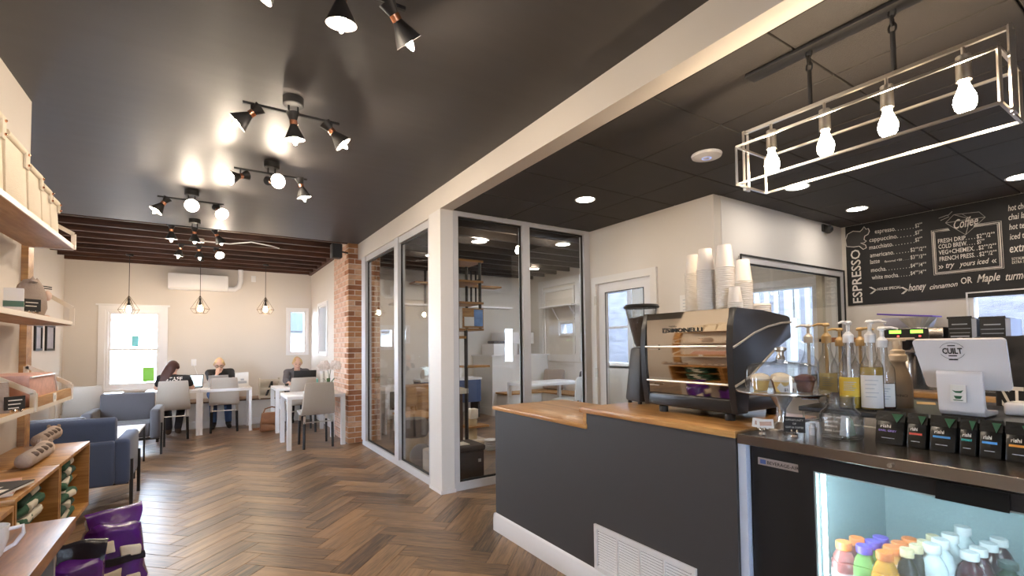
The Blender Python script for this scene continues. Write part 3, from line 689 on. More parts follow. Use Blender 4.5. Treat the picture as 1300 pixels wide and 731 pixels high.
# leather bag, power strip, magazine rack, small tabletop things
t = thing('leather_bag', 'brown leather satchel standing on the floor between the tables', 'bag', at_z(345,546,0)); m_lea = mat('brown_leather',(.22,.085,.03),.5,var=.3,vscale=20,bump=.2,bscale=80)
B().taper((0,0,0),(.36,.16),(0,0,.30),(.30,.09),bev=.02).obj('bag_body', m_lea, t); B().box(-.16,.16,-.085,-.07,.12,.29,bev=.006).obj('flap', m_lea, t)
B().tube([(-.13,0,.28),(-.10,0,.36),(0,0,.39),(.10,0,.36),(.13,0,.28)],.011,8).obj('strap', m_lea, t)
tag(B().box(-.12,.12,-.05,.05,0,.03,bev=.01).obj('floor_pouch', m_lea, loc=at_z(331,545,0)), 'flat brown pouch on the floor beside the leather satchel', 'pouch')
t = thing('magazine_rack', 'pale wooden magazine rack on the bench with dark folders', 'rack', at_z(343,506,.457)+Vector((0,.12,0))); m_pine = mat('pale_pine',(.62,.54,.42),.6,var=.1,vscale=10)
for x in (-.17,.15): B().box(x,x+.02,-.08,.08,0,.36).obj('side_panel', m_pine, t)
for z in (.02,.16,.31): B().box(-.15,.15,-.08,-.065,z,z+.035).obj('slat', m_pine, t)
B().box(-.15,.15,.065,.08,.0,.34).obj('back_panel', m_pine, t)
for x, a in ((-.06,.35),(.05,-.05)):
    b = B(Matrix.Translation((x,0,.03)) @ Matrix.Rotation(a,4,'Y')); b.box(-.012,.012,-.05,.05,0,.30).obj('folder', m_blackm, t)
# ================================================================== LAPTOPS AND TABLE ITEMS
def laptop(label, loc, rz, body, screen_m, tilt=1.85, w=.32, d=.21):
    t = thing('laptop', label, 'laptop', loc, rz)
    B().box(-w/2,w/2,-d/2,d/2,0,.016,bev=.003).obj('base', body, t)
    b = B(Matrix.Translation((0,d/2,.016)) @ Matrix.Rotation(-(tilt-PI/2),4,'X')); b.box(-w/2,w/2,0,.008,0,d,bev=.003); o = b.obj('lid', body, t)
    b = B(Matrix.Translation((0,d/2,.016)) @ Matrix.Rotation(-(tilt-PI/2),4,'X')); b.box(-w/2+.012,w/2-.012,-.0015,.0,.012,d-.012); b.obj('screen', screen_m, o)
    B().box(-w/2+.03,w/2-.03,-.02,d/2-.03,.016,.018).obj('keyboard', m_blackm, t)
    return t
m_scr = mat('screen_white',(.6,.75,.85),.3,emit=1.2,ecol=(.75,.92,1)); m_sil = mat('silver',(.6,.6,.62),.3,metal=.8)
laptop('open laptop with lit screen in front of the dark haired person', (-.24,9.45,.715), -.25, m_blackm, m_scr)
laptop('open silver laptop in front of the blonde person, only its lid edge showing', (.16,9.40,.715), PI, m_sil, m_scr, tilt=1.9, w=.28)
laptop('open black laptop with its back to the camera by the small windows', (at_y(385,486,8.95).x,8.95,.715), PI+.03, m_black, m_scr, tilt=1.75, w=.36, d=.25)
t = thing('menu_card', 'white folded card with a faint drawing standing on the table right of the blonde person', 'card', (.50,9.22,.715), .1)
b = B(Matrix.Rotation(-.12,4,'X')); b.box(-.10,.10,0,.004,0,.25).obj('front_leaf', m_paper, t); b = B(Matrix.Translation((0,.06,0)) @ Matrix.Rotation(.12,4,'X')); b.box(-.10,.10,-.004,0,0,.25).obj('back_leaf', m_paper, t)
b = B(Matrix.Rotation(-.12,4,'X')); b.box(-.06,.07,-.0015,-.0005,.06,.10).box(-.02,.03,-.0015,-.0005,.11,.14).obj('drawing', mat('grey_print',(.45,.48,.52),.7), t)
p = at_y(401,488,9.0); p.z = .715
t = thing('travel_cup', 'turquoise cup with lid and straw beside the black laptop', 'cup', p); B().lathe([(0,0),(.032,0),(.04,.10),(0,.10)],20).obj('cup_body', mat('turquoise',(.20,.62,.55),.4), t); B().lathe([(0,.12),(.02,.118),(.043,.103),(.043,.095),(0,.095)],20).obj('lid', mat('clear_lid',(.65,.75,.75),.2), t); B().rod((0,0,.11),(-.02,0,.20),.004).obj('straw', m_blackm, t)
p = at_y(409,488,9.1); p.z = .715
t = thing('white_bottle', 'tall white bottle beside the turquoise cup', 'bottle', p); B().lathe([(0,0),(.033,0),(.033,.16),(.028,.18),(0,.18)],20).obj('bottle_body', m_paper, t); B().lathe([(.028,.175),(.034,.18),(.034,.22),(0,.22)],20).obj('bottle_cap', m_trim, t)
p = at_y(364,486,8.8); p.z = .715
t = thing('saucer', 'small white saucer with a cup by the right hand of the person in grey', 'cup', p); B().lathe([(0,0),(.03,0),(.06,.012),(.055,.014),(0,.006)],20).obj('saucer_plate', m_trim, t); B().lathe([(0,.008),(.022,.008),(.034,.05),(.031,.05),(.02,.014),(0,.014)],18).obj('cup_bowl', m_blackm, t)
tag(B().box(-.12,.12,-.08,.08,0,.01).obj('paper_sheets', m_paper, loc=(-.02,9.25,.715), rz=.2), 'white sheets of paper on the table between the two workers', 'paper')

# ================================================================== LEFT SHELVES
SX, SE = -.66, 3.70
m_brk = mat('cream_metal',(.74,.67,.58),.4); m_slab = wood('shelf_oak','#caa271','#a07446',.45,(14,2,22),bump=.04)
for nm, y in (('far',3.83),):
    tag(B().box(XN,XN+.03,y-.05,y+.05,.40,2.0).obj('shelf_upright', m_oak), 'oak upright carrying the wall shelves at the end of the wall', 'upright')
tag(B().box(XN,XN+.03,2.60,2.68,.83,2.0).obj('shelf_upright', m_oak), 'oak upright behind the canvas bags, hidden towards the camera', 'upright')
def shelf(label, z0, z1, y0, y1, rail=.10, front=0, x1=SX):
    t = thing('wall_shelf', label, 'shelf', (0,0,0), 0, 'oak wall shelves')
    B().box(XN+.03,x1-.006,y0,y1,z0,z1,bev=.002).obj('board', m_slab, t)
    B().box(x1-.006,x1,y0,y1,z0,z1).obj('front_edge', m_brk, t)
    if front: B().box(x1-.02,x1,y0,y1,z1,z1+front).obj('front_lip', m_slab, t)
    for y in (y0,y1):
        b = B(); w = .02; a, c = x1-.004, XN+.05
        for p_, q_ in (((a,y,z0),(a,y,z1+rail*.6)),((a,y,z1+rail*.6),(c,y,z1+rail*1.6)),((c,y,z1+rail*1.6),(c,y,z0)),((c,y,z0+.006),(a,y,z0+.006))): b.bar(p_, q_, .006 if p_[2]!=q_[2] and p_[0]==q_[0] else .006, .022, up=(0,0,1) if p_[0]!=q_[0] else (1,0,0))
        b.obj('side_rail', m_brk, t)
    return t
shelf('top oak wall shelf holding cream canvas bags', 1.951, 1.975, 1.9, SE, rail=.11)
shelf('middle oak wall shelf holding the grey plush cat', 1.508, 1.530, 1.9, SE, rail=.13)
shelf('lower oak wall shelf holding the pink boxed goods', 1.08, 1.10, 3.02, SE, rail=.11, front=.045)
shelf('lower oak wall shelf at the left picture edge with a small black sign', 1.085, 1.105, 2.0, 3.00, rail=.11)
# canvas bags on the top shelf
m_canvas = mat('canvas',(.74,.66,.54),.85,var=.06,vscale=30,bump=.2,bscale=180)
bags = ((2.20,2.42,.34,'first from the left edge'),(2.44,2.68,.34,'second from the left edge'),(2.70,2.98,.30,'broadest one in the middle'),(3.00,3.20,.255,'third from the far end'),(3.21,3.36,.225,'second from the far end'),(3.37,3.52,.205,'at the far end'))
for y0, y1, h, n in bags:
    w = y1-y0; t = thing('canvas_bag', 'cream canvas bag on the top shelf, '+n, 'bag', (-.775,(y0+y1)/2,1.975), 0, 'canvas bags on the top shelf')
    b = B(); b.taper((0,0,0),(.17,w*.98),(0,0,h*.92),(.15,w*.90),bev=.010).obj('bag_body', m_canvas, t)
    b = B(); b.tube([(.070,-w*.46,h*.93),(.070,w*.46,h*.93)],.018,10).obj('rolled_top', m_canvas, t); b = B(); b.tube([(-.070,-w*.46,h*.93),(-.070,w*.46,h*.93)],.018,10).obj('rolled_top', m_canvas, t)
    b = B(); b.box(.078,.088,w*.30,w*.47,h*.68,h*.95,bev=.003); b.obj('side_flap', m_canvas, t)
    for z in (.90,.74): B().ball((.091,w*.39,h*z),(.005,.006,.006),8).obj('snap', m_copper, t)
# plush cat
m_plush = mat('plush_taupe',(.36,.29,.25),.95,var=.1,vscale=40,bump=.4,bscale=150); m_plush2 = mat('plush_pink',(.70,.50,.40),.95)
pp = at_x(38,400,-.75); t = thing('plush_cat', 'round grey-brown plush cat sitting on the middle shelf', 'plush toy', (-.75,pp.y,1.53)); k_ = .55
B().lathe([(0,0),(.09*k_,.005),(.115*k_,.06*.8),(.108*k_,.14*.8),(.085*k_,.20*.8),(.048*k_,.235*.8),(0,.245*.8)],20).obj('body', m_plush, t)
B().ball((.052,.05,.115),(.018,.020,.026),12).obj('paw', m_plush2, t); B().ball((.045,.05,.008),(.02,.016,.008),10).obj('foot', m_plush2, t)
for a in (-.5,.5): 
    b = B(); b.lathe([(.018,0),(0,.03)],10,(.015,.035*a*2,.175)).obj('ear', m_plush, t)
for dz in (.0,.010): 
    b = B(); b.rod((.03,.045,.155+dz),(.06,.085,.153+dz),.003).obj('whisker', m_black, t)
def sign(label, loc, lines, w=.07, h=.055, rz=-.9):
    t = thing('chalk_sign', label, 'sign', loc, rz); B().box(-w/2,w/2,-.003,.003,.012,.012+h).obj('board', m_board, t)
    b = B(); b.ball((-.012,-.012,.008),.008,8).ball((.012,-.012,.008),.008,8); b.obj('stand', m_chrome, t)
    b = B()
    for k, s in enumerate(lines): b.box(-w*.34,w*(.34-.08*k),-.0036,-.003,.012+h-.018-k*.016,.012+h-.014-k*.016)
    b.obj('chalk_scribble', m_chalk, t)
    return t
sign('small black price sign in front of the plush cat', (-.675,2.99,1.53), (1,2), rz=.8)
sign('small black price sign on the lower shelf', (-.675,2.80,1.105), (1,2,3), rz=.8)
t = thing('soap_box', 'white and green little box beside the black price sign on the middle shelf', 'box', (-.70,2.86,1.53), .2); B().box(-.03,.03,-.03,.03,0,.10).obj('carton', m_paper, t); B().box(-.031,.031,-.031,.031,.02,.045).obj('green_band', m_leaf, t)
t = thing('card_pack', 'brown and white cards leaning on the lower shelf behind the sign', 'cards', (-.74,2.76,1.105), .4)
for k, c in enumerate((m_plush, m_paper, m_canvas)):
    b = B(Matrix.Translation((0,.03*k,0)) @ Matrix.Rotation(-.25,4,'X')); b.box(-.06,.06,0,.008,0,.13).obj('card', c, t)
t = thing('pink_box', 'large pink patterned box in clear wrap on the lower shelf', 'box', (-.775,3.33,1.10))
m_pink = mat('pink_pattern',(.62,.36,.30),.5,var=.35,vscale=30)
b = B(); b.prism([(-.26,0),(.20,0),(.10,.15),(-.30,.15)],-.09,.09,'x',bev=.006).obj('carton', m_pink, t)
B().tube([(-.095,-.25,.01),(-.095,-.29,.14),(.095,-.29,.14),(.095,.10,.14),(.095,.19,.01)],.004,5).obj('wrap_edge', m_trim, t)
t = thing('shelf_tag', 'white paper tag on the front lip of the lower shelf', 'tag', (SX+.001,3.33,1.10)); B().box(0,.003,-.025,.025,.0,.045).obj('tag_card', m_paper, t); B().box(.003,.0035,-.010,.010,.012,.033).obj('printed_mark', mat('grey_print',(.45,.48,.52),.7), t)
# ---- oak cubbies fixed to the wall
FX = -.58
m_tee = [mat('tee_green',(.025,.085,.05),.9,bump=.3,bscale=60), mat('tee_white',(.60,.56,.48),.9,bump=.3,bscale=60), mat('tee_dark',(.015,.05,.035),.9,bump=.3,bscale=60)]
def cubby(label, y0, y1, z0, z1):
    t = thing('oak_cubby', label, 'cubby', (0,0,0), 0, 'oak wall cubbies'); k = .018
    B().box(XN+.002,FX,y0,y1,z1-k,z1,bev=.002).obj('top_panel', m_oak, t); B().box(XN+.002,FX,y0,y1,z0,z0+k).obj('bottom_panel', m_oak, t)
    for a in (y0,y1-k): B().box(XN+.002,FX,a,a+k,z0+k,z1-k).obj('side_panel', m_oak, t)
    B().box(XN+.002,XN+.012,y0+k,y1-k,z0+k,z1-k).obj('back_panel', m_oak, t)
    B().box(XN+.02,FX-.05,y0+k,y1-k,(z0+z1)/2-.004,(z0+z1)/2+.004).obj('inner_shelf', m_oak, t)
cubby('oak cubby nearest the blue armchair', 3.07, 3.74, .453, .825)
cubby('middle oak cubby in the row', 2.44, 3.06, .453, .825)
cubby('oak cubby at the left picture edge, set slightly lower', 1.80, 2.43, .433, .805)
def crumple(b, amp, seed, cuts=4):
    from mathutils import noise
    bmesh.ops.subdivide_edges(b.bm, edges=b.bm.edges[:], cuts=cuts, use_grid_fill=True)
    for v in b.bm.verts:
        q = v.co*9+Vector((seed,0,0)); v.co += Vector((noise.noise(q),noise.noise(q+Vector((31,7,2))),noise.noise(q+Vector((5,77,3)))))*amp
def shirts(y, z, n, where):
    for k in range(n):
        c = (0,2,0,0)[k] if (n+int(y*10)) % 2 else (1,0,2)[k]
        t = thing('folded_shirt', 'folded %s shirt %s, %s' % (('green','white','dark green')[c], where, ('bottom','middle','top')[k] + ' of pile'), 'shirt', (-.72,y,z+.002+k*.047), random.uniform(-.12,.12), 'folded t-shirts in the cubbies')
        b = B(); b.box(-.105,.115,-.15,.15,.004,.044,bev=.018,seg=2); crumple(b,.012,k*7+y*3,2); b.obj('fabric', m_tee[c], t, angle=80)
        b = B(); b.box(.03,.118,-.10+.05*k,.03+.03*k,.014,.046,bev=.010); crumple(b,.014,k*5+y,2); b.obj('printed_fold', m_tee[1 if c != 1 else 0], t, angle=80)
shirts(3.40,.471,3,'in lower half of cubby by armchair'); shirts(3.40,.643,3,'in upper half of cubby by armchair')
shirts(2.76,.471,3,'in lower half of the middle cubby'); shirts(2.76,.643,3,'in upper half of the middle cubby')
t = thing('canvas_sack', 'cream folded cloth bulging from the nearest cubby', 'cloth', (-.71,2.15,.451)); B().box(-.14,.12,-.2,.2,0,.12,bev=.05,seg=3).obj('cloth_body', m_canvas, t); B().box(.04,.13,-.15,.1,.05,.14,bev=.03,seg=3).obj('cloth_fold', m_canvas, t)
# plush rolls and magazines on top of the cubbies
for (x,y,r,l,lab) in ((-.69,at_x(56,568,-.69).y-.13,.040,.28,'longer grey plush cat roll lying in front on the oak cubbies'),(-.78,at_x(67,562,-.78).y-.12,.040,.27,'rear grey plush cat roll behind the other on the oak cubbies')):
    t = thing('plush_roll', lab, 'plush toy', (x,y,.825), 0, 'plush cat rolls')
    b = B(); b.cap((0,-l*.6,r*.95),(0,l*.45,r*.95),r*.9,r*.95,16).obj('body', m_plush, t)
    for k in range(4): B().ball((.022,-.14+k*.075,r*1.5),(.02,.016,.014),10).obj('spot', mat('plush_dark',(.14,.105,.09),.95), t)
    B().ball((0,l*.5,r*1.0),(r*1.02,r*.9,r*1.05),14).obj('head', mat('plush_cream',(.58,.46,.38),.95), t)
    for s in (-1,1): B().ball((s*.022,l*.5,r*1.95),(.010,.007,.012),8).obj('ear', m_plush, t)
    for s in (-1,1): B().ball((s*.014+.006,l*.5+.034,r*1.25),(.004,.003,.004),6).obj('eye', m_black, t)
for x, y, a, m, lab in ((-.72,2.62,.15,m_pink,'pink magazine on the oak cubbies'),(-.70,2.52,-.2,m_blackm,'black magazine on top of the pink one'),(-.78,2.35,.3,m_paper,'pale leaflet at the left picture edge on the cubbies')):
    z = .825 if y > 2.44 and m is not m_blackm else (.838 if m is m_blackm else .825)
    t = thing('magazine', lab, 'magazine', (x,y,.838 if m is m_blackm else (.825 if y > 2.44 else .825)), a, 'magazines on the cubbies'); B().box(-.10,.10,-.14,.14,0,.012,bev=.002).obj('pages', m_paper, t); B().box(-.101,.101,-.141,.141,.0095,.0125).obj('cover', m, t)
    if m is m_blackm: B().box(-.03,.05,-.05,.05,.0125,.0129).box(.06,.09,-.1,0,.0125,.0129).obj('cover_print', m_chalk, t)
# ---- wooden table with the mug, purple bags, tub
t = thing('display_table', 'brown wooden table top with grey side panel at the bottom left corner', 'table', (-.43,1.2,0))
B().box(-.14,.062,-.7,.97,.76,.80,bev=.003).obj('tabletop', wood('table_wood','#9a6636','#5f3a1c',.42,(20,3,20),bump=.06), t)
B().box(-.12,.03,.86,.88,0,.76).obj('side_panel', mat('grey_panel',(.30,.29,.30),.6), t); B().box(-.12,.03,-.68,-.66,0,.76).obj('side_panel', mat('grey_panel',(.30,.29,.30),.6), t)
p = at_z(-15,709,.80); t = thing('mug', 'white mug with angular handle on the wooden table', 'mug', p); m_cer = mat('ceramic',(.80,.79,.82),.15)
B().lathe([(0,0),(.024,0),(.028,.006),(.038,.045),(.040,.082),(.037,.082),(.034,.045),(.024,.01),(0,.009)],32).obj('mug_body', m_cer, t)
hd = (Vector((1,.05,0))).normalized(); b = B(); pts = [hd*.036+Vector((0,0,.070)), hd*.066+Vector((0,0,.074)), hd*.067+Vector((0,0,.054)), hd*.050+Vector((0,0,.027)), hd*.027+Vector((0,0,.014))]
b.tube(pts,.0055,8).obj('handle', m_cer, t)
m_purple = mat('purple_foil',(.085,.012,.20),.24,var=.35,vscale=9,bump=.5,bscale=14,coat=.5); m_foil = mat('black_foil',(.014,.012,.022),.25,bump=.5,bscale=16)
for k, (x,y,rz,lean,w,h,lab) in enumerate(((-.39,3.24,.40,-.12,.24,.50,'large glossy purple foil bag with cream patches on the floor at lower left'),(-.52,2.97,.10,.08,.20,.44,'purple and black foil bag behind the wooden table corner'))):
    t = thing('purple_bag', lab, 'bag', (x,y,0), rz, 'purple foil bags')
    M = Matrix.Translation((0,0,.03)) @ (Matrix.Rotation(lean,4,'X') if k == 0 else Matrix.Rotation(lean,4,'Y'))
    b = B(M); b.box(-w/2,w/2,-.085,.085,.0,h*.86,bev=.06,seg=3); crumple(b,.028,k*9); b.obj('bag_body', m_purple, t, angle=80)
    b = B(M); b.taper((0,0,h*.80),(w*.84,.09),(0,0,h),(w*.95,.008)); crumple(b,.02,k*5+2); b.obj('top_seal', m_purple if k == 0 else m_foil, t, angle=80)
    for (x0,x1,z0,z1) in ((-.40,-.10,.58,.70),(.02,.36,.50,.60),(-.30,.05,.30,.40),(.10,.36,.24,.33)):
        b = B(M); b.box(x0*w,x1*w,-.093,-.06,z0*h,z1*h,bev=.005); crumple(b,.018,k*3+x0*7); b.obj('print_patch', m_canvas, t, angle=80)
    b = B(M); b.box(-w*.40,w*.40,-.091,-.06,h*.43,h*.50,bev=.003); crumple(b,.02,k+4); b.obj('dark_band', m_foil, t, angle=80)
t = thing('plastic_tub', 'beige plastic tub on the floor below the purple bags', 'tub', (-.43,2.76,0)); m_tub = mat('beige_plastic',(.42,.39,.33),.4)
B().lathe([(0,0),(.085,0),(.10,.30),(.106,.30),(.106,.315),(.095,.315),(.08,.012),(0,.012)],28).obj('tub_body', m_tub, t); B().lathe([(0,.312),(.108,.312),(.108,.328),(.098,.332),(0,.330)],28).obj('lid', m_tub, t)
# ================================================================== COUNTER
CX = 1.81
ct = thing('service_counter', 'charcoal painted service counter with stepped butcher block top', 'counter', (CX,0,0))
B().box(0,.64,2.055,3.06,0,.885).obj('lower_body', m_charc, ct)
B().box(0,.64,1.145,2.055,0,.972).obj('upper_body', m_charc, ct)
B().box(-.012,.665,2.04,3.08,.885,.911,bev=.002).obj('lower_worktop', m_butcher, ct)
B().box(-.012,.665,1.14,2.092,.974,1.002,bev=.002).obj('upper_worktop', m_butcher, ct)
B().box(-.004,.655,2.045,2.07,.911,.974).obj('step_panel', m_butcher, ct)
b = B(); prof = [(0,0),(-.016,0),(-.016,.092),(-.012,.098),(-.012,.110),(-.006,.122),(0,.128)]
b.prism(prof,1.145,3.06,'y'); o = b.obj('skirting', m_trim, ct)
b = B(); b.prism([(y,z) for y,z in ((3.06,0),(3.076,0),(3.076,.092),(3.072,.098),(3.072,.110),(3.066,.122),(3.06,.128))],-.016,.64,'x').obj('skirting', m_trim, ct)
p, q = at_x(755,664.2,CX-.004), at_x(884.3,722.3,CX-.004)
gy1, gy0, gz1, gz0 = p.y, q.y, p.z, .132
gr = thing('vent_grille', 'white louvred vent grille set in the charcoal counter front', 'vent', (CX-.012,0,0))
frameX(0,.012,gy0,gy1,gz0,gz1,.022).obj('grille_frame', m_trim, gr); B().box(.0115,.0119,gy0+.02,gy1-.02,gz0+.02,gz1-.02).obj('backing', m_gask, gr)
n = 4; pw = (gy1-gy0-.044)/n
for k in range(1,n): B().box(.001,.011,gy0+.022+k*pw-.005,gy0+.022+k*pw+.005,gz0+.022,gz1-.022).obj('mullion', m_trim, gr)
ns = 15; sm_ = None
for k in range(n):
    for j in range(ns):
        z = gz0+.026+(gz1-gz0-.052)*j/(ns-1); y = gy0+.022+k*pw+.005
        if sm_ is None:
            sm_ = B(); sm_.prism([(.002,-.0035),(.003,-.0035),(.011,.0035),(.010,.0035)],0,pw-.010,'y'); sm_ = sm_.mesh('slat',smooth=False); sm_.materials.append(m_trim)
        link('slat', sm_, gr, (0,y,z))
# ---- glass front fridge under a steel top
F0, F1, FXF, FXB = -.25, 1.105, 1.84, 2.66
sl = thing('steel_worktop', 'stainless steel worktop over the black drinks fridge', 'worktop', (0,0,0))
B().box(CX-.006,2.66,-.30,1.135,.955,.995,bev=.002,seg=1).obj('steel_slab', m_steel, sl); B().rod((CX-.006,.62,.972),(CX-.020,.62,.972),.007,14).obj('screw_knob', m_chrome, sl)
tag(B().box(CX+.012,2.60,1.108,1.142,0,.952).obj('end_panel', mat('daylit_white_panel',(.62,.70,.85),.4)), 'pale end panel between charcoal counter and fridge', 'panel')  # white panel, bluish daylight mixed into its colour
fr = thing('drinks_fridge', 'black glass door drinks fridge glowing cold white', 'fridge', (0,0,0))
m_fin = mat('fridge_liner',(.40,.50,.52),.45); D0, D1 = -.19, .915
b = B(); b.box(FXF+.03,FXB,F0,F0+.03,0,.95).box(FXF+.03,FXB,F1-.17,F1,0,.95).box(FXF+.03,FXB,F0+.03,F1-.17,0,.10).box(FXF+.03,FXB,F0+.03,F1-.17,.925,.95).box(FXB-.03,FXB,F0+.03,F1-.17,.10,.925).obj('cabinet', m_black, fr)
b = B(); b.box(FXB-.034,FXB-.03,F0+.03,F1-.17,.10,.925).box(FXF+.05,FXB-.034,F1-.174,F1-.17,.10,.925).box(FXF+.05,FXB-.034,F0+.03,F0+.034,.10,.925).box(FXF+.05,FXB-.034,F0+.034,F1-.174,.10,.104).box(FXF+.05,FXB-.034,F0+.034,F1-.174,.921,.925).obj('inner_liner', m_fin, fr)
B().box(FXF+.008,FXF+.03,D1,F1,.03,.95).obj('side_panel', m_black, fr)
dr = frameX(FXF-.005,FXF+.03,D0,D1,.06,.945,.05,wt=.048,wb=.07).obj('door_frame', m_black, fr)
frameX(FXF+.0,FXF+.012,D0+.05,D1-.05,.13,.897,.006).obj('glass_seal', mat('light_seal',(.5,.62,.62),.4), dr)
B().box(FXF+.010,FXF+.014,D0+.05,D1-.05,.13,.897).obj('door_glass', glass('fridge_glass',(.93,.97,.97),refl=.6,haze=.10,hazecol=(.65,.80,.85)), dr)
b = B(); b.prism([(FXF-.022,.893),(FXF-.004,.905),(FXF-.004,.942),(FXF-.008,.942)],.365,.52,'y').obj('door_handle', mat('handle_black',(.005,.005,.005),.6,spec=.2), dr)
B().box(FXF+.045,FXF+.056,D1-.064,D1-.054,.14,.90).obj('light_tube', glow('fridge_tube',(.80,.95,1.0),38), fr)
B().box(FXF+.040,FXF+.055,D0+.07,D1-.08,.905,.918).obj('light_tube', glow('fridge_tube',(.80,.95,1.0),38), fr)  # added tube hidden behind the top frame, brightens the interior
p, q = at_x(962.3,580,FXF+.006), at_x(1017.5,601,FXF+.006); z1_ = at_x(963,580,FXF+.006).z; z0_ = at_x(963,589,FXF+.006).z
bd = B().box(FXF+.004,FXF+.008,q.y,p.y,z0_,z1_,bev=.001).obj('badge', mat('badge_silver',(.42,.36,.34),.4,metal=.3), fr)
m_ink = mat('black_ink',(.02,.02,.022),.7); hb = z1_-z0_
text('BEVERAGE-AIR',(FXF+.004,p.y-.038,z0_+hb*.28),(0,-1,0),(0,0,1),hb*.44,m_ink,bd,width=p.y-q.y-.045,bold=.01)
b = B(); b.box(FXF+.0030,FXF+.0042,p.y-.032,p.y-.010,z0_+hb*.2,z1_-hb*.2).obj('emblem', mat('badge_blue',(.08,.14,.40),.5), bd)
SHZ = .46
def wire_shelf(z, parent):
    b = B(); x0, x1, y0, y1 = FXF+.08, FXB-.05, F0+.05, F1-.19
    for x in (x0,(x0+x1)/2,x1): b.rod((x,y0,z),(x,y1,z),.004,6)
    k = int((y1-y0)/.028)
    for i in range(k+1): y = y0+(y1-y0)*i/k; b.rod((x0,y,z+.003),(x1,y,z+.003),.0025,5)
    b.obj('wire_shelf', m_trim, parent)
wire_shelf(SHZ-.007, fr)
def drink(label, xy, kind, group):
    H, liquid, capc = kind['h'], kind['liq'], kind['cap']; r = kind['r']; z = SHZ
    t = thing('drink_bottle', label, 'bottle', (xy[0],xy[1],z), random.uniform(0,1), group)
    if kind['shape'] == 'square':
        b = B(); b.taper((0,0,0),(2*r,2*r),(0,0,H*.62),(2*r,2*r),bev=r*.35); b.taper((0,0,H*.60),(1.9*r,1.9*r),(0,0,H*.86),(1.0*r,1.0*r),bev=r*.25); b.obj('bottle_body', liquid, t)
    else:
        B().lathe([(0,0),(r*.8,.0),(r,.012),(r,H*.42),(r*.97,H*.55),(r*.75,H*.70),(r*.45,H*.80),(r*.45,H*.86),(0,H*.86)],20).obj('bottle_body', liquid, t)
    B().lathe([(0,H*.85),(kind['cr'],H*.85),(kind['cr'],H*.985),(kind['cr']*.92,H),(0,H)],18).obj('bottle_cap', capc, t)
    if kind.get('lab'):
        if kind['shape'] == 'square': b = B(); b.box(-r*1.005,r*1.005,-r*1.01,r*1.01,H*.14,H*.46,bev=r*.3); b.obj('bottle_label', kind['lab'], t)
        else: B().lathe([(r*1.01,H*.12),(r*1.015,H*.14),(r*1.015,H*.40),(r*1.01,H*.42)],20).obj('bottle_label', kind['lab'], t)
mk = lambda n,c,ro=.15: mat(n,c,ro)
cO, cP, cC, cW = mk('cap_orange',(.85,.24,.06),.4), mk('cap_purple',(.16,.10,.50),.4), mk('cap_cream',(.80,.66,.42),.4), mk('cap_white',(.86,.86,.88),.3)
K = {'pink': dict(h=.172,r=.036,cr=.025,liq=mk('juice_pink',(.42,.13,.12)),cap=cO,lab=mk('label_pink',(.70,.45,.45),.5),shape='square'),
     'green': dict(h=.172,r=.036,cr=.025,liq=mk('juice_green',(.22,.38,.12)),cap=cP,lab=mk('label_green',(.30,.62,.25),.5),shape='square'),
     'orange': dict(h=.172,r=.036,cr=.025,liq=mk('juice_orange',(.75,.36,.06)),cap=cO,lab=mk('label_orange',(.85,.62,.40),.5),shape='square'),
     'tea': dict(h=.18,r=.034,cr=.020,liq=mk('tea_dark',(.06,.05,.03)),cap=cC,lab=mk('label_yellow',(.75,.52,.10),.5),shape='round'),
     'water': dict(h=.19,r=.043,cr=.025,liq=mat('water_white',(.80,.88,.92),.1,alpha=1),cap=cW,lab=None,shape='round'),
     'dark': dict(h=.172,r=.041,cr=.025,liq=mk('juice_plum',(.07,.012,.02)),cap=cW,lab=None,shape='round'),
     'last': dict(h=.14,r=.034,cr=.026,liq=mk('drink_green',(.03,.07,.04)),cap=mk('cap_dark',(.06,.10,.09),.3),lab=None,shape='round')}
rows = [('pink','juice bottle with orange cap',[(1071,687),(1088,682)]),('green','green juice bottle with purple cap',[(1097,692),(1108,686),(1118,681)]),
        ('orange','orange juice bottle with orange cap',[(1123,700),(1132,693),(1142,688),(1155,683)]),('tea','dark bottle with cream cap and yellow label',[(1151,696),(1163,691),(1173,686),(1184,679)]),
        ('water','clear round water bottle with white cap',[(1183,690),(1194,684),(1206,677),(1222,668)]),('dark','plum coloured round bottle with white cap',[(1231,700),(1242,695),(1255,689),(1268,683)]),('last','squat dark green bottle',[(1280,713)])]
for kd, txt, pts in rows:
    for i, q in enumerate(pts):
        ordn = ['nearest the door','second from the door','third from the door','rearmost in its row'][i] if len(pts) > 1 else 'beside the door frame'
        p = at_z(*q, SHZ+K[kd]['h']); p.x = min(max(p.x, FXF+.075), FXB-.09)
        drink('%s%s in the fridge, %s' % ('pink ' if kd == 'pink' else '', txt, ordn), (p.x,p.y), K[kd], 'bottles in the fridge')
# ---- riser behind the tea bags
RZ = 1.097
rs = thing('bottle_riser', 'dark raised ledge on the steel top carrying syrup bottles and the till', 'riser', (0,0,0)); m_ris = mat('riser_black',(.028,.028,.03),.35)
B().box(2.062,2.66,-.28,1.02,RZ-.02,RZ,bev=.003).obj('ledge_top', m_ris, rs); B().box(2.09,2.11,-.28,.70,.995,RZ-.02).obj('ledge_front', m_ris, rs)
b = B()
for x in (2.085,2.35,2.64): b.rod((x,1.01,.995),(x,1.01,RZ-.02),.004,6)
b.rod((2.085,1.01,1.03),(2.64,1.01,1.03),.003,6).rod((2.085,1.01,1.065),(2.64,1.01,1.065),.003,6).rod((2.085,.72,1.04),(2.085,1.01,1.04),.003,6); b.obj('wire_end', m_nickel, rs)
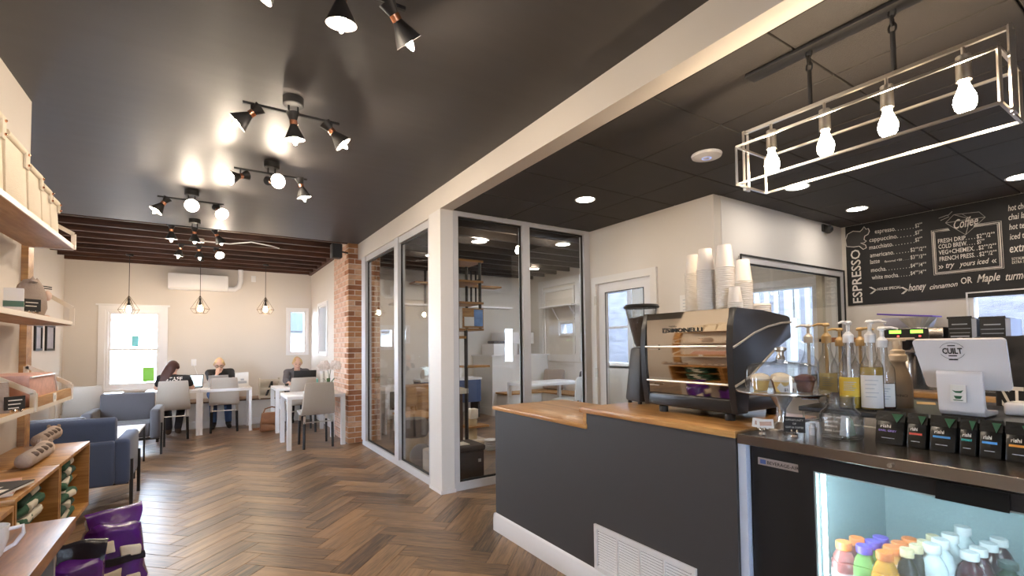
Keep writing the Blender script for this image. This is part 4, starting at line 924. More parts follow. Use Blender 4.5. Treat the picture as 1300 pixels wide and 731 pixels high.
# ---- tea pouches
m_tea = mat('tea_pouch',(.010,.011,.011),.26,var=.3,vscale=10,bump=.35,bscale=14); m_fern = mat('fern_print',(.02,.09,.04),.4)
tb = [((1109,566.5),(1147.5,567.5),'EARL GREY',(.30,.22,.62),'with purple line, leftmost'),((1149,569),(1176,571),None,(.62,.08,.06),'with red line'),((1178,573),(1214,577),None,(.07,.28,.60),'with long blue line'),((1216,578),(1240,579),'PEPPERMINT',(.03,.48,.46),'with teal line'),((1241,580),(1273,583),None,(.08,.30,.65),'with short blue line'),((1274,585),(1316,589),None,(.75,.30,.05),'with orange line, rightmost')]
for i, (a, e, word, c, lab) in enumerate(tb):
    X0 = 2.02; p, q = at_x(a[0],a[1],X0), at_x(e[0],e[1],X0); w = abs(p.y-q.y)-.004; yc = (p.y+q.y)/2
    t = thing('tea_pouch', 'black foil tea pouch '+lab+' in the row on the steel top', 'tea bag', (X0,yc,.995), 0, 'tea pouches'); M = Matrix.Rotation(.16,4,'Y'); b = B(M)
    # pillow shape: wide foot, flat top seal
    b.taper((.025,0,0),(.05,w*.98),(.02,0,.085),(.022,w),bev=.006); b.taper((.02,0,.083),(.02,w),(.018,0,.120),(.004,w)); b.obj('pouch_body', m_tea, t)
    d = M.to_3x3() @ Vector((.14,0,1)).normalized()
    def on(f): return M @ Vector((-.0008+f*.115*.09, 0, f*.115))
    text('rishi', on(.52)+Vector((0,w*.30,0)), (0,-1,0), d, .0115, m_chalk, t, width=w*.36 if w > .05 else w*.5, bold=.02, lift=.0012)
    lm = mat('tea_line_%d' % i, c, .5)
    if word: text(word, on(.40)+Vector((0,w*.36,0)), (0,-1,0), d, .0065, lm, t, width=w*.62, bold=.03, lift=.0012)
    else:
        b = B(); P0, P1 = on(.40), on(.46); b.poly([P0+Vector((-.0012,w*.36,0)),P0+Vector((-.0012,-w*.30,0)),P1+Vector((-.0012,-w*.30,0)),P1+Vector((-.0012,w*.36,0))]); b.obj('colour_line', lm, t)
    b = B(); P0, P1 = on(.20), on(.22); b.poly([P0+Vector((-.0012,w*.25,0)),P0+Vector((-.0012,-w*.2,0)),P1+Vector((-.0012,-w*.2,0)),P1+Vector((-.0012,w*.25,0))]); b.obj('small_print', mat('grey_print',(.45,.48,.52),.7), t)
    b = B(); P0, P1, P2 = on(.70), on(.97), on(.97); b.poly([P0+Vector((-.0014,-w*.25,0)),P1+Vector((-.002,-w*.46,0)),P1+Vector((-.002,-w*.05,0))]); b.obj('leaf_print', m_fern, t)
# ---- cake stand
cs = thing('cake_stand', 'silver pedestal cake stand with a glass dome over cupcakes', 'cake stand', (2.05,1.08,.995)); m_gl = glass('clear_glass',(.93,.94,.94),refl=1.0,ior=1.6,edge=(.40,.42,.43),haze=.03,hazecol=(.8,.85,.9))  # haze stands in for highlights that make the clear glass visible
B().lathe([(0,0),(.060,0),(.062,.006),(.042,.014),(.020,.03),(.014,.055),(.016,.085),(.032,.115),(.05,.142),(.165,.150),(.176,.157),(.176,.162),(.165,.160),(0,.158)],40).obj('pedestal', mat('polished_silver',(.78,.77,.75),.18,metal=.75), cs)
B().lathe([(.138,.161),(.138,.240),(.130,.264),(.105,.277),(.03,.284),(.018,.290),(.018,.298),(0,.300)],36).obj('glass_dome', m_gl, cs)
B().lathe([(0,.29),(.016,.292),(.018,.30),(.013,.31),(.014,.325),(.024,.333),(.024,.342),(.012,.346),(0,.346)],24).obj('dome_knob', m_nickel, cs)
m_cake = [mat('cake_yellow',(.72,.50,.16),.8,bump=.3,bscale=90), mat('cake_choc',(.16,.055,.03),.8,bump=.3,bscale=90), mat('frosting',(.85,.76,.62),.6,bump=.2,bscale=60)]
for i, (dx,dy,k,lab) in enumerate(((-.035,.055,0,'yellow cupcake under the glass dome on the left'),(-.045,-.03,0,'yellow cupcake under the glass dome behind the price card'),(.02,-.07,1,'chocolate cupcake under the glass dome on the right'),(.05,.03,1,'chocolate cupcake under the glass dome at the back'))):
    t = thing('cupcake', lab, 'cupcake', (2.05+dx*1.2,1.08+dy*1.2,1.1555), 0, 'cupcakes under the dome')
    B().lathe([(0,0),(.026,0),(.036,.045),(0,.045)],18).obj('cake_base', m_cake[k], t); B().lathe([(.036,.043),(.040,.050),(.033,.064),(.014,.072),(0,.074)],18).obj('frosting', m_cake[2] if k == 0 or i == 3 else mat('frosting_choc',(.10,.03,.03),.6), t)
    for j in range(3): B().box(-.008+j*.008,-.004+j*.008,-.004,.008,.068,.073).obj('sprinkle', m_cake[1], t)
vdir = Vector((-2.06,-1.065,0)).normalized(); side = Vector((-vdir.y, vdir.x, 0)); rzv = math.atan2(side.y, side.x)
def facing(p):      # rotation so that local -y looks back at the customer side
    d = Vector((-p[0],-p[1],0)).normalized(); return math.atan2(d.y,d.x)+PI/2
pc = Vector((2.06,1.065,0))+vdir*.095
t = thing('price_card', 'white arrow shaped price card reading 1.50 inside the cake dome', 'card', (pc.x,pc.y,1.1565), facing(pc)+.25)
b = B(); b.prism([(-.034,.02),(-.02,0),(.036,0),(.036,.04),(-.02,.04)],-.001,.001,'y').obj('card', m_paper, t); text('$1.50',(-.008,-.001,.006),(1,0,0),(0,0,1),.011,mat('ink_blue',(.08,.07,.12),.7),t,bold=.03)
B().box(-.012,.024,-.0016,-.001,.025,.027).obj('small_print', mat('grey_print',(.45,.48,.52),.7), t)
# card holders
p = at_z(968,551,.995); t = thing('card_holder', 'silver card holder with a stack of photo business cards at the counter end', 'card holder', p, facing(p))
b = B(); b.lathe([(0,0),(.014,0),(.012,.008),(.005,.012),(.006,.018),(0,.02)],14); b.ball((-.009,0,.022),.006,8).ball((.009,0,.022),.006,8); b.obj('holder', m_chrome, t)
for k, (dx,a) in enumerate(((-.008,.12),(.012,-.06))):
    b = B(Matrix.Translation((dx,.004-.004*k,.024)) @ Matrix.Rotation(a,4,'Y') @ Matrix.Rotation(-.15,4,'X')); b.box(-.030,.030,0,.002,0,.036); c_ = b.obj('card', m_paper, t)
    b = B(Matrix.Translation((dx,.004-.004*k,.024)) @ Matrix.Rotation(a,4,'Y') @ Matrix.Rotation(-.15,4,'X')); b.box(-.020,.022,-.0008,-.0002,.010,.026); b.obj('photo', mat('card_photo',(.55,.36,.28),.6,var=.4,vscale=60), c_)
p = at_z(1009,554,.995); t = thing('chalk_sign', 'small chalk sign about cats and coffee in a silver stand on the steel top', 'sign', p, facing(p))
b = B(); b.lathe([(0,0),(.014,0),(.012,.008),(.005,.012),(.006,.018),(0,.02)],14); b.ball((-.009,-.008,.024),.006,8).ball((.009,-.008,.024),.006,8); b.obj('holder', m_chrome, t)
b = B(); b.box(-.036,.036,0,.004,.016,.075).obj('board', m_board, t)
for s_, z in (('OPPORTUNITY',.060),('OF',.046),('CATS & COFFEE',.032)): text(s_,(0,0,z),(1,0,0),(0,0,1),.007,m_chalk,t,align='CENTER',width=None if s_ == 'OF' else .06)
# tip jar
p = at_z(1071,557,.995)+Vector((.012,.012,0)); t = thing('tip_jar', 'squat glass tip jar with white handwriting and folded notes', 'jar', p, facing(p))
B().lathe([(0,.002),(.066,.002),(.070,.012),(.070,.082),(.064,.100),(.047,.115),(.045,.122),(.049,.125),(.049,.130),(.045,.133),(.045,.150),(.048,.156),(.046,.158),(.042,.150),(.042,.120),(.060,.098),(.066,.082),(.066,.012),(.06,.008),(0,.008)],40).obj('jar_glass', m_gl, t)
for s_, z, w_ in (('Show Your',.083,.062),('Favorite',.066,.048),('Barista',.049,.046),('some Love!',.032,.062)):
    o_ = text(s_,(-.058,0,z),(1,0,0),(0,0,1),.0095,m_chalk,t,width=w_,shear=.25,bold=.012,lift=0)
    for v in o_.data.vertices: a_ = v.co.x/.0712; v.co = Vector((.0712*math.sin(a_), -.0712*math.cos(a_), v.co.z))
m_note = mat('banknote',(.35,.45,.33),.8,var=.2,vscale=40)
for k, (x,y,a,l) in enumerate(((.010,-.01,.1,'tall folded banknote inside the tip jar'),(.032,.01,-.15,'second folded banknote inside the tip jar'))):
    n_ = thing('banknote', l, 'banknote', p + Matrix.Rotation(facing(p),3,'Z') @ Vector((x,y,.010)), facing(p), 'notes in the tip jar'); b = B(Matrix.Rotation(a,4,'Y')); b.box(-.016,.010,-.002,.002,0,.075-.01*k); b.box(-.014,.014,.003,.006,.0,.06); b.obj('paper', m_note if k else m_paper, n_)
tag(B().lathe([(0,0),(.012,0),(.014,.03),(.010,.034),(.010,.045),(0,.045)],14).obj('small_candle', m_trim, loc=at_z(1032,552,.995)), 'tiny white lidded tube between chalk sign and tip jar', 'tube')
# ---- syrup bottles with pumps
m_amber = mat('syrup_amber',(.55,.36,.05),.2,trans=.3); m_clear_s = mat('syrup_clear',(.62,.58,.50),.15,trans=.5); m_dark_s = mat('syrup_brown',(.12,.03,.015),.2)
m_pw = mat('pump_white',(.82,.80,.78),.35); m_pg = mat('pump_gold',(.55,.36,.15),.35); m_pc = mat('pump_cream',(.72,.58,.42),.4)
def syrup(label, px_, fill, syr, pump, lab, noz, labmat=m_paper, H=.345, back=0):
    p = at_z(*px_, RZ); p += Vector((p.x,p.y,0)).normalized()*(.035+back)
    a = facing(p); t = thing('syrup_bottle', label, 'bottle', (p.x,p.y,RZ), a, 'syrup bottles with pumps'); r = .0385; k = H/.345
    B().lathe([(0,.002),(r*.9,.002),(r,.010),(r,.150*k),(r*.95,.170*k),(r*.6,.200*k),(.017,.225*k),(.0155,.26*k),(.0165,.268*k)],28).obj('bottle_glass', m_gl, t)
    if fill: B().lathe([(0,.006),(r*.88,.006),(r*.93,.012),(r*.93,fill),(0,fill)],24).obj('syrup', syr, t)
    if lab: 
        b = B(); seg = 12; z0, z1 = lab
        for i in range(seg):
            a0, a1 = [(-PI/2-1.05+2.1*(i+j)/seg) for j in (0,1)]; rr = r*1.012
            b.poly([(rr*math.cos(a0),rr*math.sin(a0),z0),(rr*math.cos(a1),rr*math.sin(a1),z0),(rr*math.cos(a1),rr*math.sin(a1),z1),(rr*math.cos(a0),rr*math.sin(a0),z1)])
        lo = b.obj('bottle_label', labmat, t); b = B()
        for i in range(5): z = z1-.02-i*(z1-z0-.03)/6; b.box(-.020,.020-.006*(i%3),-r*1.03,-r*1.025,z,z+.0022)
        b.obj('label_print', mat('grey_print',(.45,.48,.52),.7), lo)
    B().lathe([(.0175,.258*k),(.0185,.262*k),(.0185,.288*k),(.012,.296*k),(.008,.302*k),(0,.302*k)],20).obj('pump_collar', pump, t)
    B().rod((0,0,.02),(0,0,.335*k),.0065,10).obj('pump_stem', pump, t)
    d = Vector((noz,-.25,0)).normalized(); b = B(); b.lathe([(0,.328*k),(.013,.330*k),(.015,.338*k),(.010,.345*k),(0,.346*k)],16); b.tube([Vector((0,0,.338*k)),d*.03+Vector((0,0,.340*k)),d*.052+Vector((0,0,.333*k))],[.006,.0055,.004],8); b.obj('pump_head', pump, t)
syrup('clear syrup bottle with white pump behind the cake stand', (1029,514), .03, m_dark_s, m_pw, (.03,.09), -1, back=.19)
syrup('syrup bottle with gold pump and pale yellow label, leftmost gold pump', (1052,516), .0, m_amber, m_pg, (.05,.13), -1, mat('label_paleyellow',(.70,.62,.32),.6), .345, .10)
syrup('syrup bottle with gold pump half hidden at the back', (1069,512), .0, m_amber, m_pg, None, -1, H=.325, back=.09)
syrup('amber syrup bottle with white pump and yellow label', (1080,520), .11, m_amber, m_pw, (.05,.125), -.2, mat('label_yellow2',(.72,.48,.05),.6))
syrup('syrup bottle with gold pump pointing right at the back', (1095,513), .06, m_amber, m_pg, None, 1, H=.325, back=.09)
syrup('amber syrup bottle with white pump and large white label', (1108,522), .165, m_amber, m_pw, (.012,.135), 1, m_paper, .345)
syrup('dark syrup bottle with white pump and white label beside the tan jug', (1123,521), .10, m_dark_s, m_pw, (.012,.10), 1, m_paper, .32, .02)
p = at_z(1141,518,RZ)+Vector((.04,.01,0)); t = thing('sauce_jug', 'tan plastic sauce jug with wide cream pump', 'jug', p, facing(p)); m_jug = mat('jug_tan',(.36,.28,.20),.35)
B().lathe([(0,0),(.042,0),(.044,.01),(.044,.10),(.036,.135),(.024,.165),(.024,.19),(0,.19)],24).obj('jug_body', m_jug, t); B().lathe([(.025,.18),(.030,.186),(.030,.205),(.024,.212),(.024,.225),(.016,.23),(.016,.262),(0,.262)],22).obj('pump_collar', m_pc, t)
b = B(); b.box(-.036,.028,-.012,.012,.262,.276,bev=.004); b.box(.02,.055,-.008,.008,.266,.276,bev=.003); b.obj('pump_head', m_pc, t)
text('DAVINCI',(0,-.0445,.045),(1,0,0),(0,0,1),.010,m_ink,t,align='CENTER',width=.05,lift=.002)
# ---- tablet till
pos = thing('tablet_till', 'white tablet till seen from behind with a printed logo', 'till', (0,0,0)); m_till = mat('till_white',(.84,.82,.84),.25)
tl, tr, br, bl = at_x(1157,432,2.13), at_x(1276,430,2.13), at_x(1286,497,2.19), at_x(1177,491,2.19)
n_ = (tr-tl).cross(bl-tl).normalized(); n_ = n_ if n_.x < 0 else -n_
def quad_slab(c, thick, bev, nrm):
    b = B(); lo = [b._v(v) for v in c]; hi = [b._v(v-nrm*thick) for v in c]
    fs = [b.bm.faces.new(lo), b.bm.faces.new(hi[::-1])] + [b.bm.faces.new((lo[i],hi[i],hi[(i+1)%4],lo[(i+1)%4])) for i in range(4)]
    edges = [e for e in b.bm.edges if (e.verts[0] in lo) != (e.verts[1] in lo)]
    bmesh.ops.bevel(b.bm, geom=edges, offset=bev, segments=4, affect='EDGES', profile=.5); return b
quad_slab([tl,tr,br,bl], .014, .012, n_).obj('tablet_back', m_till, pos)
ux = (tr-tl).normalized(); uy = (tl-bl)-ux*(tl-bl).dot(ux); uy.normalize(); H_ = (tl-bl).length
c_ = tl*.58+tr*.42+(bl-tl)*.28
for s_, dz, h_, w_, bo in (('CUILT',0,.020,.052,.035),): text(s_, c_+uy*dz, ux, uy, h_, m_ink, pos, width=w_, bold=bo, align='CENTER', lift=.0012)
for dz, hw in ((.027,.010),(-.010,.011),(-.024,.012)): b = B(); b.poly([c_+uy*(dz+q)+ux*p+n_*.0012 for p, q in ((-hw,0),(hw,0),(hw,.004),(-hw,.004))]); b.obj('logo_bar', m_ink, pos)
for sg in (1,-1):
    b = B(); pts = [c_+uy*.010+n_*.001+ux*(.033*math.cos(a))+uy*(sg*.030*math.sin(a)) for a in [PI*.12+PI*.76*i/10 for i in range(11)]]; b.tube(pts,.0006,4).obj('logo_arc', m_ink, pos)
sl_, sr_ = at_x(1188,470,2.14), at_x(1247,470,2.14); y1, y0, zt = sl_.y, sr_.y, sl_.z
b = B(); b.prism([(2.140,zt),(2.135,zt-.01),(2.150,RZ+.022),(2.165,RZ+.008),(2.30,RZ+.006),(2.30,RZ+.02),(2.18,RZ+.026),(2.165,RZ+.035),(2.152,zt)],y0,y1,'y',bev=.003).obj('stand', m_till, pos)
B().box(2.16,2.30,y0+.005,y1-.005,RZ,RZ+.008).obj('stand_foot', m_blackm, pos)
tc_ = at_x(1217,500,2.140)
ps = B(); ps.box(2.1335,2.1405,tc_.y-.020,tc_.y+.020,tc_.z-.026,tc_.z+.030); po = ps.obj('sticker', m_paper, pos)
m_gpr = mat('green_print',(.02,.11,.05),.6)
b = B()
b.prism([(tc_.y-.011,tc_.z-.006),(tc_.y-.006,tc_.z-.016),(tc_.y+.006,tc_.z-.016),(tc_.y+.011,tc_.z-.006)],2.1325,2.1333,'x'); b.prism([(tc_.y-.014,tc_.z-.019),(tc_.y+.014,tc_.z-.019),(tc_.y+.010,tc_.z-.022),(tc_.y-.010,tc_.z-.022)],2.1325,2.1333,'x')
b.prism([(tc_.y+.015,tc_.z+.013),(tc_.y+.006,tc_.z+.004),(tc_.y-.008,tc_.z+.004),(tc_.y-.014,tc_.z+.014),(tc_.y-.006,tc_.z+.011),(tc_.y+.006,tc_.z+.010)],2.1325,2.1333,'x'); b.obj('sticker_print', m_gpr, po)
p = at_z(1290,528,RZ)+Vector((.04,.0,0)); t = thing('card_reader', 'white card reader lying right of the till', 'card reader', (p.x,p.y-.02,RZ)); B().box(-.045,.045,-.06,.05,0,.045,bev=.01,seg=3).obj('reader_body', m_till, t); B().box(-.03,.03,-.04,.03,.045,.047).obj('reader_pad', m_paper, t)
tag(B().box(-.05,.05,-.03,.03,0,.001).obj('order_slip', mat('kraft_paper',(.62,.42,.20),.8), loc=at_z(1170,513,RZ)+Vector((.05,0,0)), rz=.3), 'kraft paper slip lying left of the till', 'paper')
# ---- espresso machine
em = thing('espresso_machine', 'black and mirror bronze espresso machine on the butcher block counter', 'espresso machine', (0,0,0))
EX, EY0, EY1 = 1.994, 1.255, 1.795
m_silver = mat('bright_silver',(.85,.83,.80),.3,metal=.7); m_bronze = mat('mirror_bronze',(.70,.65,.58),.035,metal=1); m_emblk = mat('machine_black',(.02,.019,.019),.30,bump=.03,bscale=220)
prof_f = [(EX+.018,1.520),(EX+.004,1.43),(EX,1.34),(EX+.004,1.23),(EX+.010,1.165),(EX+.016,1.105)]
b = B(); pr = prof_f+[(EX+.06,1.105),(EX+.06,1.520)]; b.prism(pr,EY0+.03,EY1-.03,'y'); b.obj('front_panel', m_bronze, em, angle=25)
side = [(EX+.022,1.524),(EX+.24,1.516),(EX+.47,1.495),(EX+.495,1.484),(EX+.500,1.386),(EX+.33,1.320),(EX+.12,1.20),(EX+.10,1.036),(EX+.018,1.036),(EX+.010,1.09),(EX-.002,1.17),(EX-.010,1.34),(EX,1.44)]
for a, c in ((EY0,EY0+.032),(EY1-.032,EY1)): b = B(); b.prism(side,a,c,'y',bev=.005); b.obj('side_panel', m_emblk, em)
b = B(); b.prism([(EX+.06,1.516),(EX+.24,1.510),(EX+.47,1.488),(EX+.48,1.39),(EX+.33,1.330),(EX+.14,1.22),(EX+.06,1.22)],EY0+.03,EY1-.03,'y').obj('upper_body', m_emblk, em)
B().box(EX+.016,EX+.46,EY0+.02,EY1-.02,1.036,1.105,bev=.012,seg=3).obj('base', m_emblk, em); B().box(EX+.14,EX+.45,EY0+.04,EY1-.04,1.105,1.115).obj('drip_tray', m_chrome, em)
B().box(EX+.06,EX+.13,EY0+.03,EY1-.03,1.105,1.24).obj('back_splash', m_chrome, em)
for z, dx in ((1.345,-.004),(1.168,.004)): b = B(); b.tube([(EX+dx,EY0+.028,z),(EX+dx,EY1-.028,z)],.005,8).obj('chrome_strip', m_silver, em)
for y in (EY0-.002,): 
    b = B(); b.tube([(EX-.008,y,1.34),(EX+.06,y,1.365),(EX+.16,y,1.405),(EX+.28,y,1.437),(EX+.40,y,1.456),(EX+.499,y,1.462)],.0055,8).obj('side_strip', m_silver, em)
    b = B(); b.tube([(EX,y,1.165),(EX+.05,y,1.18),(EX+.12,y,1.205),(EX+.33,y,1.322)],.0055,8).obj('side_strip', m_silver, em)
for y in (EY0+.06,EY1-.10):
    for x in (EX+.05,EX+.40): B().lathe([(0,1.002),(.022,1.002),(.024,1.03),(.018,1.038),(0,1.038)],18,(x,y,0)).obj('foot', m_blackm, em)
for z in (1.352,1.332,1.105+.04): b = B(); b.bar((EX-.006,EY1-.06,z),(EX-.006,EY1-.12,z),.004,.006).obj('panel_clip', m_chrome, em)
ta, tb_ = at_x(841,421,EX), at_x(890,421.5,EX)
text('SIMONELLI',(EX+.001,ta.y-.025,1.418),(0,-1,0),(.05,0,1),.020,m_ink,em,width=(ta.y-tb_.y)-.02,bold=.02,lift=.002); text('NUOVA',(EX+.002,ta.y-.04,1.444),(0,-1,0),(.08,0,1),.008,m_ink,em,lift=.002)
b = frameX(EX-.001,EX+.0005,ta.y-.022,ta.y,1.416,1.440,.004); b.obj('emblem', m_ink, em)
for y in (EY0+.16,EY1-.16): B().lathe([(0,1.20),(.034,1.20),(.036,1.25),(.03,1.30),(0,1.30)],20,(EX+.22,y,0)).obj('group_head', m_chrome, em)
# ---- coffee grinder
p = at_z(815,512.5,1.002)+Vector((.05,.035,0)); g = thing('coffee_grinder', 'tall black coffee grinder with a clear bean hopper behind the espresso machine', 'grinder', p, -.2)
B().taper((0,0,.012),(.17,.15),(0,0,.34),(.105,.105),bev=.02).obj('grinder_body', mat('grinder_black',(.03,.032,.038),.45), g)
for sx in (-.06,.06):
    for sy in (-.05,.05): B().cyl(.012,0,.014,12,(sx,sy,0)).obj('foot', m_blackm, g)
B().lathe([(.035,.34),(.045,.36),(.09,.54),(.098,.58),(.094,.58),(.086,.54),(.041,.362),(.031,.342)],30).obj('hopper', m_gl, g)
B().lathe([(0,.345),(.033,.345),(.041,.365),(.080,.515),(0,.53)],24).obj('coffee_beans', mat('beans',(.055,.025,.012),.45,bump=1,bscale=120), g); B().lathe([(0,.575),(.105,.578),(.108,.585),(.10,.598),(0,.602)],30).obj('hopper_lid', m_black, g)
B().box(-.03,.03,-.0835,-.075,.13,.20).obj('sticker', m_paper, g); B().box(-.05,-.0,-.09,-.06,.345,.35).obj('dose_lever', m_blackm, g)
# ---- paper cups on the machine
m_cup = mat('cup_white',(.84,.79,.74),.6)
def cupmesh(r0, r1, h):
    b = B(); b.lathe([(r0*1.05,0),(r0*1.085,.0028),(r0*1.05,.0056),(r0*.985,.0062),(r1,h),(r1*.93,h),(r1*.93,h-.004),(0,h-.004)],26); me = b.mesh('paper_cup'); me.materials.append(m_cup); return me
big, small = cupmesh(.043,.031,.113), cupmesh(.033,.024,.075)
TOPZ = 1.519
ORD = 'first second third fourth fifth sixth seventh eighth ninth tenth eleventh twelfth thirteenth fourteenth fifteenth sixteenth seventeenth eighteenth nineteenth twentieth twenty-first twenty-second twenty-third twenty-fourth twenty-fifth twenty-sixth'.split()
def stack(px_, ytop, X, me, h, pitch, lab, r):
    p = at_x(px_, 394, X); zt = at_x(px_, ytop, X).z; n = max(2, min(25, int(round((zt-TOPZ-h)/pitch))+1)); zb = (TOPZ if X < EX+.25 else TOPZ-.012)
    for k in range(n):
        o = link('paper_cup', me, None, (p.x,p.y,zb+k*pitch))
        tag(o, ('topmost white paper cup' if k == n-1 else ORD[n-1-k]+' white cup from top')+' of the '+lab, 'cup', 'cups of the '+lab)
stack(881,315,EX+.36,big,.113,.0104,'tall stack furthest left on the espresso machine',.043)
stack(897,317,EX+.14,big,.113,.0104,'tall stack second from left on the espresso machine',.043)
stack(921.5,312,EX+.14,big,.113,.0104,'tallest stack in the middle of the espresso machine',.043)
stack(944.5,326,EX+.32,big,.113,.0104,'stack at the right end of the espresso machine',.043)
stack(933.5,364,EX+.10,small,.075,.010,'short front stack on the espresso machine',.033)
p = at_x(967,392,EX+.40)
lm_ = B(); lm_.lathe([(0,0),(.044,0),(.045,.004),(.041,.010),(.038,.016),(0,.016)],26); lm_ = lm_.mesh('cup_lid'); lm_.materials.append(m_cup)
for k in range(5): tag(link('cup_lid', lm_, None, (p.x,p.y,1.503+k*.0105)), ('top' if k == 4 else ORD[4-k]+' from the top')+' white lid of the low pile right on the espresso machine', 'lid', 'lids on the espresso machine')
p0, p1 = at_x(863,375,3.678), at_x(887,397,3.678); t = thing('wall_notice', 'white paper notice on the wall behind the cup stacks', 'notice', (0,0,0)); B().box(3.679,3.682,p1.y,p0.y,p1.z-.05,p0.z).obj('sheet', m_paper, t); b = B()
for k in range(4): b.box(3.678,3.679,p1.y+.03,p0.y-.03,p0.z-.05-k*.03,p0.z-.043-k*.03)
b.obj('print_lines', mat('grey_print',(.45,.48,.52),.7), t)
# ================================================================== CHALKBOARD
BX = XE-.012
cb = thing('chalkboard_menu', 'large black chalkboard coffee menu with white hand lettering', 'menu board', (0,0,0))
zb = at_x(1071,388.6,BX).z; zt = ZR-.004
B().box(BX,XE-.001,.30,2.42,zb,zt).obj('board', m_board, cb)
def W_(q): return at_x(q[0],q[1],BX)
def chalk(s, q0, q1, cap, shear=0, bold=.004, m=m_chalk):
    a, e = W_(q0), W_(q1); d = e-a; text(s, a, d, (0,0,1), cap*a.length/ (FPX*1.12), m, cb, width=d.length, shear=shear, bold=bold, lift=.002)
m_ch2 = mat('chalk_soft',(.42,.39,.36),.9)
for s, y0, x0, x1, y1, pr, py, pw in (('espresso. . . . . . .',296.4,1110.8,1160,289.9,'$2°°',288,9),('cappuccino. . . . . .',307.3,1103.8,1161,299,'$3°°',297,9),('macchiato. . . . . . . .',316.8,1103.8,1161,308,'$2°°',306,9),('americano. . . . . .',326.8,1104.8,1154,320,'$2°°/2°°',318.5,20),('latte',335.2,1105,1117,333.4,'$3°°/3°°',328,20),('mocha. . . . . . . . .',345.5,1106,1155,340,'$4°°/4°°',338.5,20),('white mocha. . . . .',354.8,1107,1155,350,'$4°°/4°°',348,20)):
    chalk(s,(x0,y0),(x1,y1),4.6)
    sp = 1162 if pw < 12 else 1156; chalk(pr,(sp,py+1),(sp+pw,py-1),3.9)
chalk('flavored +50 . . . .',(1123,333.3),(1154,329.5),2.2)
chalk('HOUSE SPECIAL',(1114,368.8),(1144,365.9),2.8,bold=.012)
for x0 in (1104,1143.8):
    b = B(); P = [W_((x0,364.5)),W_((x0+7,368)),W_((x0+1,373))]
    for dx in (0,-.012): b.tube([v+Vector((-.003,dx,0)) for v in P],.004,5)
    b.obj('chalk_mark', m_chalk, cb)
chalk('honey',(1153.5,369.5),(1176,367),7.5,.35,.012); chalk('cinnamon',(1180.5,367.5),(1216,363),5,.35,.010); chalk('OR',(1220,360.5),(1234.5,358.8),6.2,0,.014); chalk('Maple',(1240.5,358.5),(1270,355.5),7.5,.35,.012); chalk('turmeric',(1277,356),(1318,351.5),7.5,.35,.012)
a, e = W_((1095,384)), W_((1091.5,316)); d = e-a; text('ESPRESSO', a+Vector((0,0,0)), (0,d.y,d.z), (0,1,0), .09, m_chalk, cb, width=d.length, bold=.012, lift=.002)
b = B(); cat_pts = [(1075,313),(1073.5,305),(1076,297.5),(1083,293.5),(1092,294),(1095,291),(1097,287.8),(1099.5,291),(1102.5,290),(1103.8,293.5),(1102,297.5),(1098,299.5),(1097,304),(1100,306),(1097.5,308),(1093,308.5),(1099,311),(1100,314.5),(1096,316.5),(1091,312.5),(1084,313.5)]
cw = [W_(q) for q in cat_pts]
b.tube([v+Vector((-.003,0,0)) for v in cw],.0045,5,closed=True).obj('cat_outline', m_chalk, cb)
b = B(); f = b.poly([v+Vector((-.0012,0,0)) for v in cw]); b.obj('cat_shading', mat('chalk_smudge',(.06,.057,.055),.9), cb)
bx = [(1184.6,294),(1268.4,282.3),(1272,339),(1188,347.4)]
for off, th in ((0,.0065),(.018,.0025),(-.016,.0025)):
    P = [W_(q) for q in bx]; c_ = sum(P,Vector())/4; P = [v+(v-c_).normalized()*off+Vector((-.003,0,0)) for v in P]
    L1 = P[0].lerp(P[1],.26); L2 = P[0].lerp(P[1],.64)
    b = B(); b.tube([L1,P[0],P[3],P[2],P[1],L2],th,5).obj('chalk_frame', m_chalk, cb)
dm = {k: W_(q)+Vector((-.003,0,0)) for k,q in dict(a=(1200.5,283),b=(1211,272.5),c=(1243,269),d=(1251,275.5),e=(1226,298),f=(1221,271.3),g=(1232,278)).items()}
b = B()
for s in ('abcdea','bgdc','agfb','age','dge'): b.tube([dm[k] for k in s],.0028,5)
b.obj('chalk_diamond', m_ch2, cb)
b = B()
for q in ((1203,273,1192,277),(1209,268.5,1203,274),(1205,275,1194,280)): b.tube([W_(q[:2])+Vector((-.003,0,0)),W_(q[2:])+Vector((-.003,0,0))],.0028,5)
b.obj('chalk_mark', m_ch2, cb)
chalk('Coffee',(1211,291),(1242,284.5),9,.3,.012)
for s, q0, q1, pr, r0, r1 in (('FRESH DRIP. . . .',(1191,309),(1238,302.8),'$2°°/2°°',(1240,302.6),(1263,299.6)),('COLD BREW. . . .',(1191.6,316),(1238,310),'$5°°',(1240.5,309.6),(1250,308.3)),('VEG+CHEMEX. .',(1192,323.5),(1241,317.4),'$2°°/2°°',(1242.5,317),(1265,314)),('FRENCH PRESS. .',(1193,331.5),(1241.5,325.6),'$2°°/2°°',(1243.5,325.2),(1265.5,322.4))):
    chalk(s,q0,q1,4.2,0,.010); chalk(pr,r0,r1,4.0,0,.008)
chalk('try',(1201,340.2),(1212,338.8),5.5,.3,.012); chalk('yours iced',(1218,338.4),(1256,333.8),5,.3,.010); chalk('»',(1191.5,341.5),(1198,340.6),5); chalk('«',(1259,334),(1265.5,333),5)
for s, q0, q1, c in (('hot chocolate',(1280,268),(1323,260.5),5.5),('chai latte',(1280.5,279.5),(1312,274.5),5.5),('hot tea',(1281.5,291.8),(1304,288.5),5.5),('iced tea',(1282.3,304.3),(1308,300.7),5.5),('extras',(1282,320.8),(1312,317),8),('SOY/ALMOND',(1284.5,330.5),(1310,327.8),2.6),('EXTRA SHOT',(1285,335),(1310,332.3),2.6)): chalk(s,q0,q1,c,.15 if c > 4 else 0,.008)
